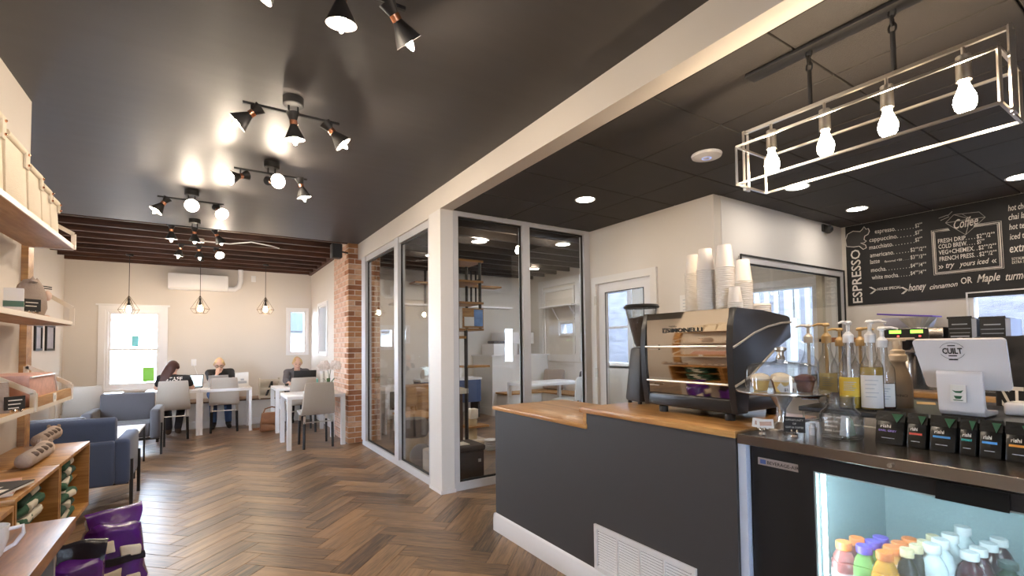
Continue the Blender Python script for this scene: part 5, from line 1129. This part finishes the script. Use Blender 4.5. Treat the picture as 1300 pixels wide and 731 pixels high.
# ================================================================== BACK BAR
bb = thing('back_bar', 'grey back bar cabinet with oak top under the chalkboard', 'cabinet', (0,0,0))
B().box(5.30,6.05,-1.6,2.30,.04,.86).obj('cabinet_body', mat('grey_cabinet',(.24,.22,.22),.6), bb); B().box(5.27,6.05,-1.6,2.32,.86,.90,bev=.003).obj('oak_top', m_butcher, bb)
for k in range(6): 
    y = -1.5+k*.64; B().box(5.285,5.30,y,y+.60,.10,.84).obj('cabinet_door', mat('grey_cabinet',(.24,.22,.22),.6), bb)
p0, p1 = at_x(1122,417,5.42), at_x(1198,430,5.42)
br_ = thing('coffee_brewer', 'twin stainless coffee brewer with green displays behind the till', 'coffee machine', (0,0,.90)); y1, y0 = p0.y, p1.y; zt = p0.z-.90; zm = p1.z-.90
B().box(5.42,5.95,y0,y1,zm,zt,bev=.008).obj('brewer_head', m_steel, br_); B().box(5.412,5.42,y0+.10,y1-.005,zm+.005,zt-.01).obj('control_panel', m_black, br_)
for f_ in (.27,.75): 
    yc = y1-(y1-y0-.1)*f_; B().box(5.409,5.412,yc-.045,yc+.045,zm+.055,zm+.085).obj('display', mat('lcd_green',(.2,.7,.05),.4,emit=1.5,ecol=(.35,1,.08)), br_); B().box(5.409,5.412,yc-.03,yc-.015,zm+.022,zm+.036).obj('button', mat('led_red',(.8,.05,.05),.4,emit=1.5,ecol=(1,.1,.08)), br_)
for f_ in (.25,.75): 
    yc = y0+(y1-y0)*f_; B().lathe([(0,0),(.085,0),(.09,.02),(.09,.30),(.075,.33),(0,.33)],24,(5.62,yc,.02)).obj('server', m_steel, br_); B().lathe([(.03,zm-.10),(.085,zm-.02),(.085,zm),(0,zm)],20,(5.60,yc,0)).obj('brew_basket', m_blackm, br_)
B().box(5.75,5.95,y0,y1,0,zm).obj('column', m_steel, br_); B().box(5.44,5.95,y0,y1,0,.02).obj('brewer_base', m_steel, br_)
zt += .90
p = at_x(1168,415,5.6); t = thing('coffee_filters', 'stack of white fluted coffee filters on the brewer', 'filters', (5.55,p.y,zt))
b = B()
for k in range(3):
    N = 36; r0, r1, h = .06, .125+.004*k, .085; lo = [(r0*math.cos(2*PI*i/N), r0*math.sin(2*PI*i/N), .004*k) for i in range(N)]; hi = [((r1+(.006 if i%2 else -.006))*math.cos(2*PI*i/N),(r1+(.006 if i%2 else -.006))*math.sin(2*PI*i/N), h+.004*k) for i in range(N)]
    for i in range(N): b.poly([lo[i],lo[(i+1)%N],hi[(i+1)%N],hi[i]])
    b.poly(lo[::-1])
b.obj('filter_stack', mat('filter_paper',(.80,.74,.64),.9), t)
p = at_x(1150,415,5.75); t = thing('plastic_container', 'clear plastic container with a tilted purple lid on the brewer', 'container', (5.83,p.y,zt)); B().taper((0,0,0),(.20,.32),(0,0,.11),(.24,.38),bev=.01).obj('container_body', mat('frosted_plastic',(.62,.60,.72),.4,alpha=.7), t); b = B(Matrix.Translation((0,0,.125)) @ Matrix.Rotation(.10,4,'X')); b.box(-.13,.13,-.22,.22,0,.014,bev=.003).obj('container_lid', mat('lid_purple',(.14,.07,.50),.35), t)
for i, (a, e, lab) in enumerate(((1203,1234,'left'),(1243,1277,'right'))):
    p0, p1 = at_x(a,404,5.40), at_x(e,430,5.40); y1, y0 = p0.y, p1.y; z1 = p0.z-.90
    t = thing('bulk_grinder', 'tall black and steel bulk coffee grinder, %s one of two behind the till' % lab, 'grinder', (0,0,.90), 0, 'bulk grinders on the back bar')
    B().box(5.40,5.72,y0,y1,z1-.22,z1,bev=.006).obj('hopper', m_blackm, t); B().box(5.405,5.74,y0-.03,y0,.05,z1-.01).obj('steel_side', mat('blue_steel',(.42,.48,.62),.3,metal=.7), t); B().box(5.43,5.70,y0+.01,y1-.01,.02,z1-.22).obj('grinder_body', m_steel, t); B().box(5.38,5.72,y0,y1,0,.03).obj('base', m_blackm, t)
    B().box(5.395,5.40,y0-.005,y1+.005,z1-.006,z1+.012).obj('lid', m_black, t)
    b = B()
    for k, (w_, h_) in enumerate(((.05,.010),(.07,.005),(.065,.005),(.06,.014))): b.box(5.3985,5.3995,(y0+y1)/2-w_,(y0+y1)/2+w_,z1-.06-.035*k,z1-.06-.035*k+h_)
    b.obj('printed_lines', mat('grey_print',(.45,.48,.52),.7), t)
    b = B(); b.lathe([(0,0),(.065,0)],24,(5.398,(y0+y1)/2,z1-.235),Matrix.Rotation(PI/2,4,'Y')).obj('round_sticker', m_paper, t)
# ================================================================== CAT ROOM behind the glass
def P(q, Y): return at_y(q[0],q[1],Y)
t = thing('cat_tower', 'tall black framed cat tower with wooden platforms behind the glass', 'cat tower', (2.49,5.05,0))
for x in (0,.30):
    for y in (0,.35): B().bar((x,y,1.55),(x,y,2.40),.03).obj('upright', m_black, t)
B().bar((.105,.0,0),(.105,0,1.56),.035).obj('post', m_black, t)
for z in (1.56,1.88,2.14,2.39): B().box(-.03,.34,-.02,.38,z-.015,z+.012).obj('platform', m_oak, t)
for x in (0,.30): B().bar((x,0,2.16),(x,.35,2.16),.03).obj('cross_bar', m_black, t)
B().box(.10,.42,-.02,.20,1.10,1.125).obj('perch', m_oak, t); B().box(-.05,.10,-.02,.20,1.45,1.48).obj('perch', m_oak, t); B().box(-.15,.12,-.02,.25,.80,.86).obj('perch', mat('perch_cream',(.70,.62,.50),.7), t); B().box(-.20,.03,-.05,.25,.0,.80).obj('carpet_post', mat('carpet_brown',(.10,.06,.045),.95,bump=.4,bscale=100), t)
t = thing('bright_picture', 'small bright blue picture standing in the cat tower', 'picture', P((601,416),5.0)+Vector((0,.02,-.0))); B().box(-.13,.15,0,.015,0,.235).obj('frame', m_oak, t); B().box(.02,.14,-.003,0,.02,.22).obj('photo', mat('blue_photo',(.16,.30,.60),.4,var=.5,vscale=14), t); B().box(-.11,.02,-.003,0,.02,.13).obj('photo', m_paper, t)
t = thing('storage_cube', 'dark brown storage cube with padded lid just behind the front glass', 'storage cube', (2.235,4.42,0)); m_cube = mat('cube_brown',(.035,.022,.018),.6,bump=.2,bscale=60)
B().box(-.15,.15,-.16,.16,0,.30,bev=.008).obj('cube_body', m_cube, t); B().box(-.165,.165,-.175,.175,.30,.36,bev=.02,seg=3).obj('cube_lid', m_cube, t); B().box(.08,.11,-.168,-.16,.19,.22).obj('metal_tag', m_nickel, t); B().box(-.10,.02,-.10,.05,.355,.366).obj('cloth', m_canvas, t)
t = thing('bowl_stack', 'stack of white dishes on the cat room floor near the counter end', 'dishes', at_z(626,573,0)+Vector((.03,.1,0)))
for k in range(5): B().lathe([(0,.028*k),(.07,.028*k),(.095,.028*k+.022),(.09,.028*k+.024),(0,.028*k+.008)],20).obj('dish', m_trim, t)
t = thing('scratch_board', 'sisal scratching post with small platform in the middle of the cat room', 'scratching post', at_z(605,563,0)+Vector((.05,.2,0))); B().box(-.16,.16,-.16,.16,0,.03).obj('base', m_canvas, t); B().cyl(.06,.03,.32,20).obj('sisal_post', mat('sisal',(.50,.38,.22),.95,bump=.5,bscale=120), t); B().box(-.14,.20,-.12,.12,.20,.225).obj('platform', m_oak, t); B().box(-.06,.06,-.06,.06,.32,.46,bev=.01).obj('carpet_block', m_canvas, t)
t = thing('ottoman', 'dark round ottoman behind the side glass', 'ottoman', (2.10,5.46,0)); B().lathe([(0,.28),(.15,.29),(.18,.36),(.175,.44),(.13,.50),(0,.51)],28).obj('cushion', m_fab_dk, t); B().lathe([(0,0),(.13,0),(.14,.28),(0,.28)],28).obj('basket', mat('wicker',(.40,.32,.24),.9,bump=.7,bscale=90), t)
t = thing('scratch_drum', 'grey woven drum and cushion low behind the side glass', 'cat toy', (2.06,4.78,0)); B().lathe([(0,0),(.12,0),(.12,.26),(0,.26)],28).obj('drum', mat('woven_grey',(.38,.32,.27),.9,bump=.8,bscale=120), t); B().ball((-.02,.30,.13),(.13,.15,.14),16).obj('cushion', m_fab_dk, t)
t = thing('low_stool', 'light wooden low bench seen through the side glass', 'stool', (2.40,6.15,0)); B().box(-.22,.22,-.35,.35,.42,.45,bev=.01).obj('stool_seat', m_oak, t)
for sx in (-.17,.17):
    for sy in (-.3,.3): B().rod((sx,sy,.42),(sx*1.15,sy*1.1,0),.012).obj('leg', m_black, t)
t = thing('wooden_cabinet', 'light wooden cabinet on black legs seen through the side glass', 'cabinet', (2.85,7.35,0)); B().box(-.22,.28,-.2,.2,.32,.74,bev=.004).obj('cabinet_body', m_oak, t); B().box(-.20,.26,-.207,-.2,.34,.72).obj('door', m_oak, t)
for x in (-.18,.24): B().box(x-.015,x+.015,-.15,.15,0,.32).obj('leg', m_black, t)
t = thing('white_cabinet', 'white cabinet with dark glass door beside the brick pier behind the glass', 'cabinet', (2.45,7.45,0)); B().box(-.12,.14,-.18,.18,.30,.74).obj('cabinet_body', m_trim, t); B().box(-.05,.10,-.187,-.18,.38,.66).obj('glass_door', m_black, t)
for x in (-.10,.12): B().box(x-.012,x+.012,-.15,.15,0,.30).obj('leg', m_trim, t)
t = thing('black_console', 'long black console table with things on top at the back of the cat room', 'console', (3.55,8.2,0)); B().box(-.35,.9,-.2,.2,.72,.76).obj('console_top', m_trim, t); B().box(-.33,.88,-.19,.19,.30,.72).obj('drawers', m_fab_blue, t)
for x in (-.3,.85): B().box(x-.02,x+.02,-.15,.15,0,.30).obj('leg', m_black, t)
for x, n_2, m_2, h_ in ((-.2,'grey plush on the black console','g',.22),(.1,'white dish on the black console','w',.08),(.5,'white lamp base on the black console','w',.30)):
    t = thing('console_item', n_2, 'ornament', (3.55+x,8.2,.76)); mm = m_fab_grey if m_2 == 'g' else m_trim
    B().lathe([(0,0),(.06,0),(.08,h_*.4),(.05,h_*.8),(0,h_)],18).obj('ornament_body', mm, t); B().lathe([(0,h_*.93),(.03,h_*.95),(.025,h_*1.1),(0,h_*1.12)],14).obj('ornament_top', mm, t)
# bright windows and shelf on the back wall of the cat room
for k, h in enumerate(CW): win_y(13+k, *h, 8.8, sash=False, trim=.05)
t = thing('cat_walk', 'long white cat walk shelf with black posts high in the cat room', 'cat shelf', (0,0,0)); p0, p1 = P((484,389),7.9), P((560,389),7.9)
B().box(p0.x+.25,p1.x+1.6,7.98,8.28,2.10,2.13).obj('walkway', m_trim, t)
for x in (3.35,4.3): B().bar((x,8.13,2.13),(x,8.13,2.818),.03).bar((x+.10,8.13,2.13),(x+.10,8.13,2.818),.03).obj('post', m_black, t)
B().box(3.1,4.9,7.98,8.28,2.50,2.53).obj('walkway', m_oak, t)
t = thing('white_boxes', 'white stepped cat boxes standing on the panelled ledge', 'cat box', (4.75,8.05,1.18)); B().box(0,.55,0,.5,0,.22,bev=.005).obj('box', m_trim, t); B().box(.30,1.0,.05,.6,.22,.45,bev=.005).obj('box', m_trim, t); B().box(.05,.4,.08,.35,.22,.28,bev=.02).obj('cushion', m_fab_dk, t)
t = thing('wall_shelf', 'white wall shelf with two brackets on the cat room wall', 'shelf', (XE,7.5,2.13)); B().box(-.22,0,-.52,.55,0,.025).obj('board', m_trim, t)
for y in (-.4,.15): B().bar((-.01,y,-.25),(-.18,y,0),.02).obj('bracket', m_trim, t)
table('cat_room_table','white table behind the front glass with the pale chair',4.36,5.50,6.32,6.95,.73,'cat room furniture')
t = thing('shell_chair', 'pale plastic shell chair at the cat room table', 'chair', (5.15,6.28,0), .5); m_sh = mat('shell_white',(.66,.66,.63),.4)
B().box(-.21,.21,-.2,.22,.43,.455,bev=.01).obj('seat', m_sh, t); b = B(); b.prism([(-.23,.44),(.23,.44),(.19,.76),(.10,.82),(-.10,.82),(-.19,.76)],-.23,-.205,'y',bev=.008).obj('backrest', m_sh, t)
for sx in (-.17,.17):
    for sy in (-.16,.16): B().rod((sx*.8,sy*.8,.43),(sx,sy,0),.014).obj('leg', m_oak, t)
wb = thing('window_bench', 'white bench with wooden seat along the cat room wall', 'bench', (0,0,0)); B().box(5.55,6.02,6.2,7.95,0,.43).obj('bench_box', m_white, wb); B().box(5.53,6.02,6.18,7.95,.43,.46).obj('bench_seat', m_oak, wb); B().box(4.75,5.53,7.55,7.95,0,.43).obj('bench_box', m_white, wb); B().box(4.72,5.53,7.52,7.95,.43,.46).obj('bench_seat', m_oak, wb)
for (x,y,rz,lab,m_) in ((5.86,7.62,.3,'taupe patterned cushion on the cat room bench',m_plush),(5.84,6.55,.1,'large dark cushion on the cat room bench behind the pale chair',m_fab_dk)):
    t = thing('cushion', lab, 'cushion', (x,y,.46), rz); b = B(Matrix.Rotation(.2,4,'Y')); b.box(-.06,.06,-.24,.24,.01,.42,bev=.05,seg=4).obj('cushion_cover', m_, t); b = B(Matrix.Rotation(.2,4,'Y')); b.tube([(0,-.22,.03),(0,-.22,.40),(0,.22,.40),(0,.22,.03)],.008,6,closed=True).obj('piping', m_, t)
for q, lab in (((608,305.5),'nearest the front glass'),):
    p = at_z(*q, 2.80); t = thing('recessed_light', 'round ceiling lamp between the dark joists of the cat room', 'ceiling light', p); B().lathe([(.09,0),(.11,0),(.11,-.02),(.09,-.015)],28).obj('trim_ring', m_trim, t); B().lathe([(0,-.012),(.09,-.012),(.09,-.002),(0,-.002)],28).obj('lens', m_can, t)
p = at_z(657,318,2.60); t = thing('bare_bulb', 'bare glowing bulb hanging from the cat room joists', 'lamp', p); B().rod((0,0,.05),(0,0,.24),.006).obj('cord', m_black, t); B().lathe([(0,.06),(.015,.055),(.018,.02),(.03,-.005),(.028,-.025),(0,-.045)],16).obj('bulb', m_bulb_p, t)

for x_, y_, lab in ((4.3,5.3,'middle of the room'),(3.0,7.0,'beside the brick pier'),(5.2,7.3,'above the window bench')):  # lamps added to brighten the cat room
    t = thing('recessed_light', 'added round fill lamp under the cat room joists, '+lab, 'ceiling light', (x_,y_,2.822), 0, 'added cat room fill lamps'); B().lathe([(.09,0),(.11,0),(.11,-.02),(.09,-.015)],28).obj('trim_ring', m_trim, t); B().lathe([(0,-.012),(.09,-.012),(.09,-.002),(0,-.002)],28).obj('lens', m_can, t)

a_, e_ = at_y(1045,432,2.38), at_y(1112,434,2.38)
t = thing('wooden_rail', 'orange wooden rail fixed low across the bar window behind the syrup pumps', 'rail', (0,2.38,a_.z)); B().box(a_.x,e_.x,-.02,.02,-.02,.03,bev=.004).obj('rail_bar', mat('orange_wood',(.42,.16,.05),.5,var=.2,vscale=6), t)
for x_ in (a_.x+.05,e_.x-.05): B().bar((x_,.0,0),(x_,.055,0),.03).obj('bracket', m_black, t)

t = thing('recessed_light', 'added round ceiling light brightening the entrance lobby behind the bar window', 'ceiling light', (4.85,3.25,ZR+.011)); B().lathe([(.078,.0),(.092,-.001),(.092,-.006),(.078,-.004)],32).obj('trim_ring', m_trim, t); B().lathe([(0,-.003),(.078,-.003),(.078,-.0005),(0,-.0005)],32).obj('lens', m_can, t)  # light added so the lobby behind the bar window looks brighter
# ================================================================== PEOPLE
def remesh(b, voxel, mat_, name, parent, smooth=3):
    tmp = b.obj('body_tmp', mat_); md = tmp.modifiers.new('r','REMESH'); md.mode = 'VOXEL'; md.voxel_size = voxel
    if smooth: sm = tmp.modifiers.new('s','SMOOTH'); sm.factor = .5; sm.iterations = smooth
    dg = bpy.context.evaluated_depsgraph_get(); me = bpy.data.meshes.new_from_object(tmp.evaluated_get(dg)); old = tmp.data
    bpy.data.objects.remove(tmp); bpy.data.meshes.remove(old)
    for p in me.polygons: p.use_smooth = True
    if not me.materials: me.materials.append(mat_)
    return link(name, me, parent)
def hand(b, w, d, palm_n, s, curl=.5, r=.0085):
    """palm and five fingers; w = wrist, d = pointing direction, palm_n = palm normal, s = thumb side sign"""
    w, d, n = Vector(w), Vector(d).normalized(), Vector(palm_n); n = (n-d*n.dot(d)).normalized(); q = d.cross(n)*s
    for k in (-1.2,-.4,.4,1.2): b.cap(w+d*.01+q*(k*.011), w+d*.080+q*(k*.0175), .014, .0115)
    for k, L in ((-1.2,.062),(-.4,.075),(.4,.080),(1.2,.070)):
        a = w+d*.085+q*(k*.0185); m = a+(d*math.cos(curl*.5)+n*math.sin(curl*.5))*L*.5; e = m+(d*math.cos(curl*1.4)+n*math.sin(curl*1.4))*L*.5; b.cap(a,m,r,r*.95).cap(m,e,r*.95,r*.8)
    a = w+d*.028+q*.024; m = a+(d*.6+q*.8+n*.2).normalized()*.038; e = m+(d*.9+q*.2+n*.35).normalized()*.030; b.cap(a,m,.0115,.010).cap(m,e,.010,.0085)
def head_basis(f, up=(0,0,1)):
    f = Vector(f).normalized(); r = f.cross(Vector(up)).normalized(); u = r.cross(f); return r, f, u
def person(label, J, f, face, hairfun, shirt_m, pants_m, shoe_m, sleeve=.55, cardigan=False, glasses=False, loc=None):
    base = Vector(J['base']); t = thing('person', label, 'person', base); o = base
    g = {k: (Vector(v)-o) for k, v in J.items() if k != 'base' and k not in ('hl','hr')}
    r_, f_, u_ = head_basis(face); hc = g['head']
    S = B(); up = Vector((0,0,1))
    S.cap(g['hip']-Vector(f)*0, g['chest'], .115, .125); S.cap(g['shl'],g['shr'],.060,.060); S.cap(g['neck']-u_*.04, hc-u_*.06-f_*.01, .052, .050)
    for a in 'lr':
        S.cap(g['sh'+a],g['el'+a],.046,.036).cap(g['el'+a],g['wr'+a],.036,.024)
        S.cap(g['hip']+(g['kn'+a]-g['hip']).normalized()*.04+(g['th'+a]-g['hip']),g['kn'+a],.078,.052).cap(g['kn'+a],g['an'+a],.050,.034).cap(g['an'+a]+Vector((0,0,-.02)),g['to'+a],.034,.028)
        dd, nn, ss, cu = J['h'+a]; hand(S, g['wr'+a], dd, nn, ss, cu)
    R = Matrix((( r_.x,f_.x,u_.x),(r_.y,f_.y,u_.y),(r_.z,f_.z,u_.z))).to_4x4()
    S.ball(hc+u_*.018, (.074,.090,.096), 18, R); S.ball(hc-u_*.045+f_*.018, (.056,.066,.062), 14, R); S.cap(hc-u_*.095+f_*.058, hc-u_*.09+f_*.05, .026, .026)
    S.cap(hc+u_*.010+f_*.086, hc-u_*.026+f_*.104, .009, .014); S.cap(hc-u_*.058+f_*.084-r_*.012, hc-u_*.058+f_*.084+r_*.012, .008, .008)
    for s in (-1,1): S.ball(hc+r_*(.074*s)-u_*.006, (.010,.020,.030), 8, R); S.cap(hc+u_*.022+f_*.078+r_*(s*.018), hc+u_*.024+f_*.068+r_*(s*.045), .009, .009)
    body = remesh(S, .0085, m_skin, 'body', t, 2)
    m_eye = mat('eye_dark',(.05,.035,.03),.3); m_brow = mat('brow',(.30,.20,.12),.8); m_lip = mat('lip',(.50,.20,.18),.5)
    for s in (-1,1):
        B().ball(hc+u_*.004+f_*.083+r_*(s*.031),(.010,.006,.0055),10,R).obj('eye', m_eye, t); b = B(); b.cap(hc+u_*.026+f_*.088+r_*(s*.016), hc+u_*.027+f_*.079+r_*(s*.046), .004,.003).obj('eyebrow', m_brow, t)
    b = B(); b.cap(hc-u_*.059+f_*.090-r_*.02, hc-u_*.059+f_*.090+r_*.02,.0055,.0055).obj('mouth', m_lip, t)
    if glasses:
        b = B()
        for s in (-1,1): b.tube([hc+u_*(.004+.020*math.sin(a))+f_*.096+r_*(s*.033+.026*math.cos(a)) for a in [2*PI*i/16 for i in range(16)]],.003,6,closed=True); b.rod(hc+u_*.008+f_*.094+r_*(s*.058), hc+u_*.006+r_*(s*.078),.0025,6)
        b.rod(hc+u_*.008+f_*.098-r_*.008, hc+u_*.008+f_*.098+r_*.008,.0025,6); b.obj('glasses', m_black, t)
    # shirt: torso and sleeves, open at the neck
    C = B(); k = .012
    C.cap(g['hip']+up*.02, g['chest'], .132, .138); C.cap(g['chest'], (g['shl']+g['shr'])/2-up*.01, .125, .085); C.cap(g['shl'],g['shr'],.064,.064)
    for a in 'lr':
        e = g['sh'+a].lerp(g['el'+a], min(1,sleeve)); C.cap(g['sh'+a], e, .058, .052)
        if sleeve >= 1: C.cap(g['el'+a], g['el'+a].lerp(g['wr'+a], .85), .052, .040)
    if cardigan: C.cap(g['neck']-u_*.02-f_*.03+r_*.05, g['chest']+f_*.12+r_*.08, .045,.05).cap(g['neck']-u_*.02-f_*.03-r_*.05, g['chest']+f_*.12-r_*.08, .045,.05)
    t_shirt = remesh(C, .011, shirt_m, 'shirt', t, 4)
    Pn = B(); Pn.cap(g['thl'],g['thr'],.115,.115); Pn.cap(g['hip'],g['hip']+up*.06,.128,.126)
    for a in 'lr': Pn.cap(g['th'+a],g['kn'+a],.095,.066).cap(g['kn'+a],g['an'+a]+up*.03,.064,.052)
    remesh(Pn, .012, pants_m, 'trousers', t, 3)
    for a in 'lr':
        b = B(); b.cap(g['an'+a]+up*.03,g['an'+a]-up*.02,.046,.046).cap(g['an'+a]-up*.03,g['to'+a],.042,.036); remesh(b,.011,shoe_m,'shoe',t,2)
    hairfun(t, hc, r_, f_, u_, R)
    g['shirt'] = t_shirt; return t, g
def press(o_, target, d):
    """lay flat lettering onto a shirt along direction d"""
    from mathutils.bvhtree import BVHTree
    me = target.data; bv = BVHTree.FromPolygons([v.co.copy() for v in me.vertices], [tuple(p.vertices) for p in me.polygons]); d = Vector(d).normalized()
    for v in o_.data.vertices:
        h = bv.ray_cast(v.co-d*.5, d)[0]
        if h is not None: v.co = h-d*.004
def hair_cap(b, hc, r_, f_, u_, R):
    """hair shell leaving the face free"""
    b.ball(hc+u_*.030-f_*.016,(.080,.088,.086),18,R)
    for s in (-1,1): b.cap(hc+u_*.06+f_*.035+r_*(s*.045), hc-u_*.005-f_*.015+r_*(s*.074), .032,.022)
    b.cap(hc-f_*.055-u_*.01, hc-f_*.05-u_*.06,.055,.045)
m_hairr = mat('hair_auburn',(.055,.016,.012),.5,var=.4,vscale=30,stretch=(8,8,1)); m_hairb = mat('hair_blonde',(.62,.42,.20),.5,var=.3,vscale=30,stretch=(6,6,1)); m_hairb2 = mat('hair_pale',(.55,.36,.16),.5,var=.3,vscale=30)
def long_hair(t, hc, r_, f_, u_, R):
    b = B(); hair_cap(b,hc,r_,f_,u_,R)
    for s in (-1,-.4,.3): b.cap(hc-f_*.05+r_*(s*.05), hc-f_*.07-u_*.16+r_*(s*.06-.05), .042,.036); b.cap(hc-f_*.07-u_*.16+r_*(s*.06-.05), hc-f_*.085-u_*.25+r_*(s*.05-.08), .034,.014)
    remesh(b,.011,m_hairr,'hair',t,3)
def bun(m_h):
    def fn(t, hc, r_, f_, u_, R):
        b = B(); hair_cap(b,hc,r_,f_,u_,R); b.ball(hc+u_*.070-f_*.075,(.048,.042,.040),14,R); remesh(b,.010,m_h,'hair',t,3)
    return fn
m_tee_b = mat('tee_black',(.014,.013,.014),.85,bump=.15,bscale=40); m_jean = mat('jeans',(.05,.10,.24),.9,var=.2,vscale=60); m_dkp = mat('dark_trousers',(.022,.022,.028),.9); m_boot = mat('brown_boot',(.06,.03,.018),.6); m_shoe = mat('black_shoe',(.012,.012,.012),.5); m_card = mat('grey_cardigan',(.115,.105,.115),.95,bump=.4,bscale=90)
D = lambda *a: Vector(a)
tA, gA = person('person with long dark hair and black staff shirt sitting with back to camera', dict(base=(-.43,8.95,0),hip=(-.43,8.94,.56),chest=(-.43,9.00,.80),shl=(-.595,9.04,.915),shr=(-.265,9.04,.90),neck=(-.435,9.07,.965),head=(-.45,9.11,1.075),ell=(-.66,9.20,.765),elr=(-.195,9.20,.755),wrl=(-.53,9.40,.745),wrr=(-.27,9.38,.745),thl=(-.52,8.99,.54),thr=(-.34,8.99,.54),knl=(-.53,9.36,.53),knr=(-.33,9.36,.53),anl=(-.50,9.20,.10),anr=(-.38,9.24,.10),tol=(-.51,9.33,.04),tor=(-.37,9.37,.04),hl=((.6,.8,0),(0,0,-1),1,.4),hr=((-.2,.9,0),(0,0,-1),-1,.4)), (0,1,0), (.12,.95,-.30), long_hair, m_tee_b, m_dkp, m_boot)
press(text('STAFF', (-.10,-.3,.885), (1,0,0), (0,0,1), .05, m_chalk, tA, width=.21, bold=.02), gA['shirt'], (0,1,0))
person('person in black shirt with blonde bun and glasses resting chin on hand at the table', dict(base=(.20,9.95,0),hip=(.20,9.98,.585),chest=(.20,9.86,.82),shl=(.355,9.82,.955),shr=(.03,9.82,.945),neck=(.19,9.79,1.0),head=(.178,9.735,1.085),ell=(.40,9.60,.77),elr=(.06,9.58,.765),wrl=(.27,9.47,.745),wrr=(.145,9.615,.925),thl=(.29,9.92,.565),thr=(.11,9.92,.565),knl=(.30,9.60,.54),knr=(.09,9.60,.54),anl=(.32,9.60,.10),anr=(.10,9.62,.10),tol=(.33,9.48,.04),tor=(.09,9.50,.04),hl=((-.8,-.3,0),(0,0,-1),1,.4),hr=((.15,.2,1),(0,1,0),-1,1.5)), (0,-1,0), (-.02,-.93,-.32), bun(m_hairb), m_tee_b, m_jean, m_shoe, glasses=True)
person('person in grey cardigan with blonde hair working behind the black laptop', dict(base=(1.40,9.78,0),hip=(1.42,9.84,.585),chest=(1.41,9.70,.80),shl=(1.575,9.64,.915),shr=(1.245,9.64,.915),neck=(1.41,9.60,.965),head=(1.405,9.545,1.08),ell=(1.64,9.40,.775),elr=(1.19,9.40,.775),wrl=(1.50,9.24,.755),wrr=(1.21,9.16,.755),thl=(1.51,9.78,.565),thr=(1.33,9.78,.565),knl=(1.50,9.46,.54),knr=(1.30,9.46,.54),anl=(1.50,9.50,.10),anr=(1.30,9.50,.10),tol=(1.50,9.37,.04),tor=(1.30,9.37,.04),hl=((-.5,-.8,0),(0,0,-1),1,.5),hr=((.1,-.9,0),(0,0,-1),-1,.8)), (0,-1,0), (-.02,-.95,-.28), bun(m_hairb2), m_card, m_dkp, m_shoe, sleeve=1.0, cardigan=True)
sx_, sy_ = 3.02, .50
tS, gS = person('person in black staff shirt behind the till at the right edge, seen from behind', dict(base=(sx_,sy_,0),hip=(sx_,sy_,.98),chest=(sx_+.02,sy_,1.18),shl=(sx_-.01,sy_+.17,1.315),shr=(sx_+.03,sy_-.17,1.315),neck=(sx_+.07,sy_-.05,1.37),head=(sx_+.16,sy_-.15,1.46),ell=(sx_+.04,sy_+.24,1.08),elr=(sx_+.08,sy_-.24,1.08),wrl=(sx_+.24,sy_+.20,.98),wrr=(sx_+.26,sy_-.16,.98),thl=(sx_,sy_+.085,.93),thr=(sx_,sy_-.085,.93),knl=(sx_+.03,sy_+.09,.50),knr=(sx_+.03,sy_-.09,.50),anl=(sx_,sy_+.10,.10),anr=(sx_,sy_-.10,.10),tol=(sx_+.14,sy_+.11,.04),tor=(sx_+.14,sy_-.11,.04),hl=((.9,-.2,-.2),(0,0,-1),1,.5),hr=((.9,.2,-.2),(0,0,-1),-1,.5)), (1,0,0), (.95,-.1,-.2), bun(m_hairr), m_tee_b, m_dkp, m_shoe)
press(text('STAFF', (-.3,at_x(1267,512,2.88).y-sy_,at_x(1275,517,2.88).z), (0,-1,0), (0,0,1), .088, m_chalk, tS, width=.19, bold=.02), gS['shirt'], (1,0,0))
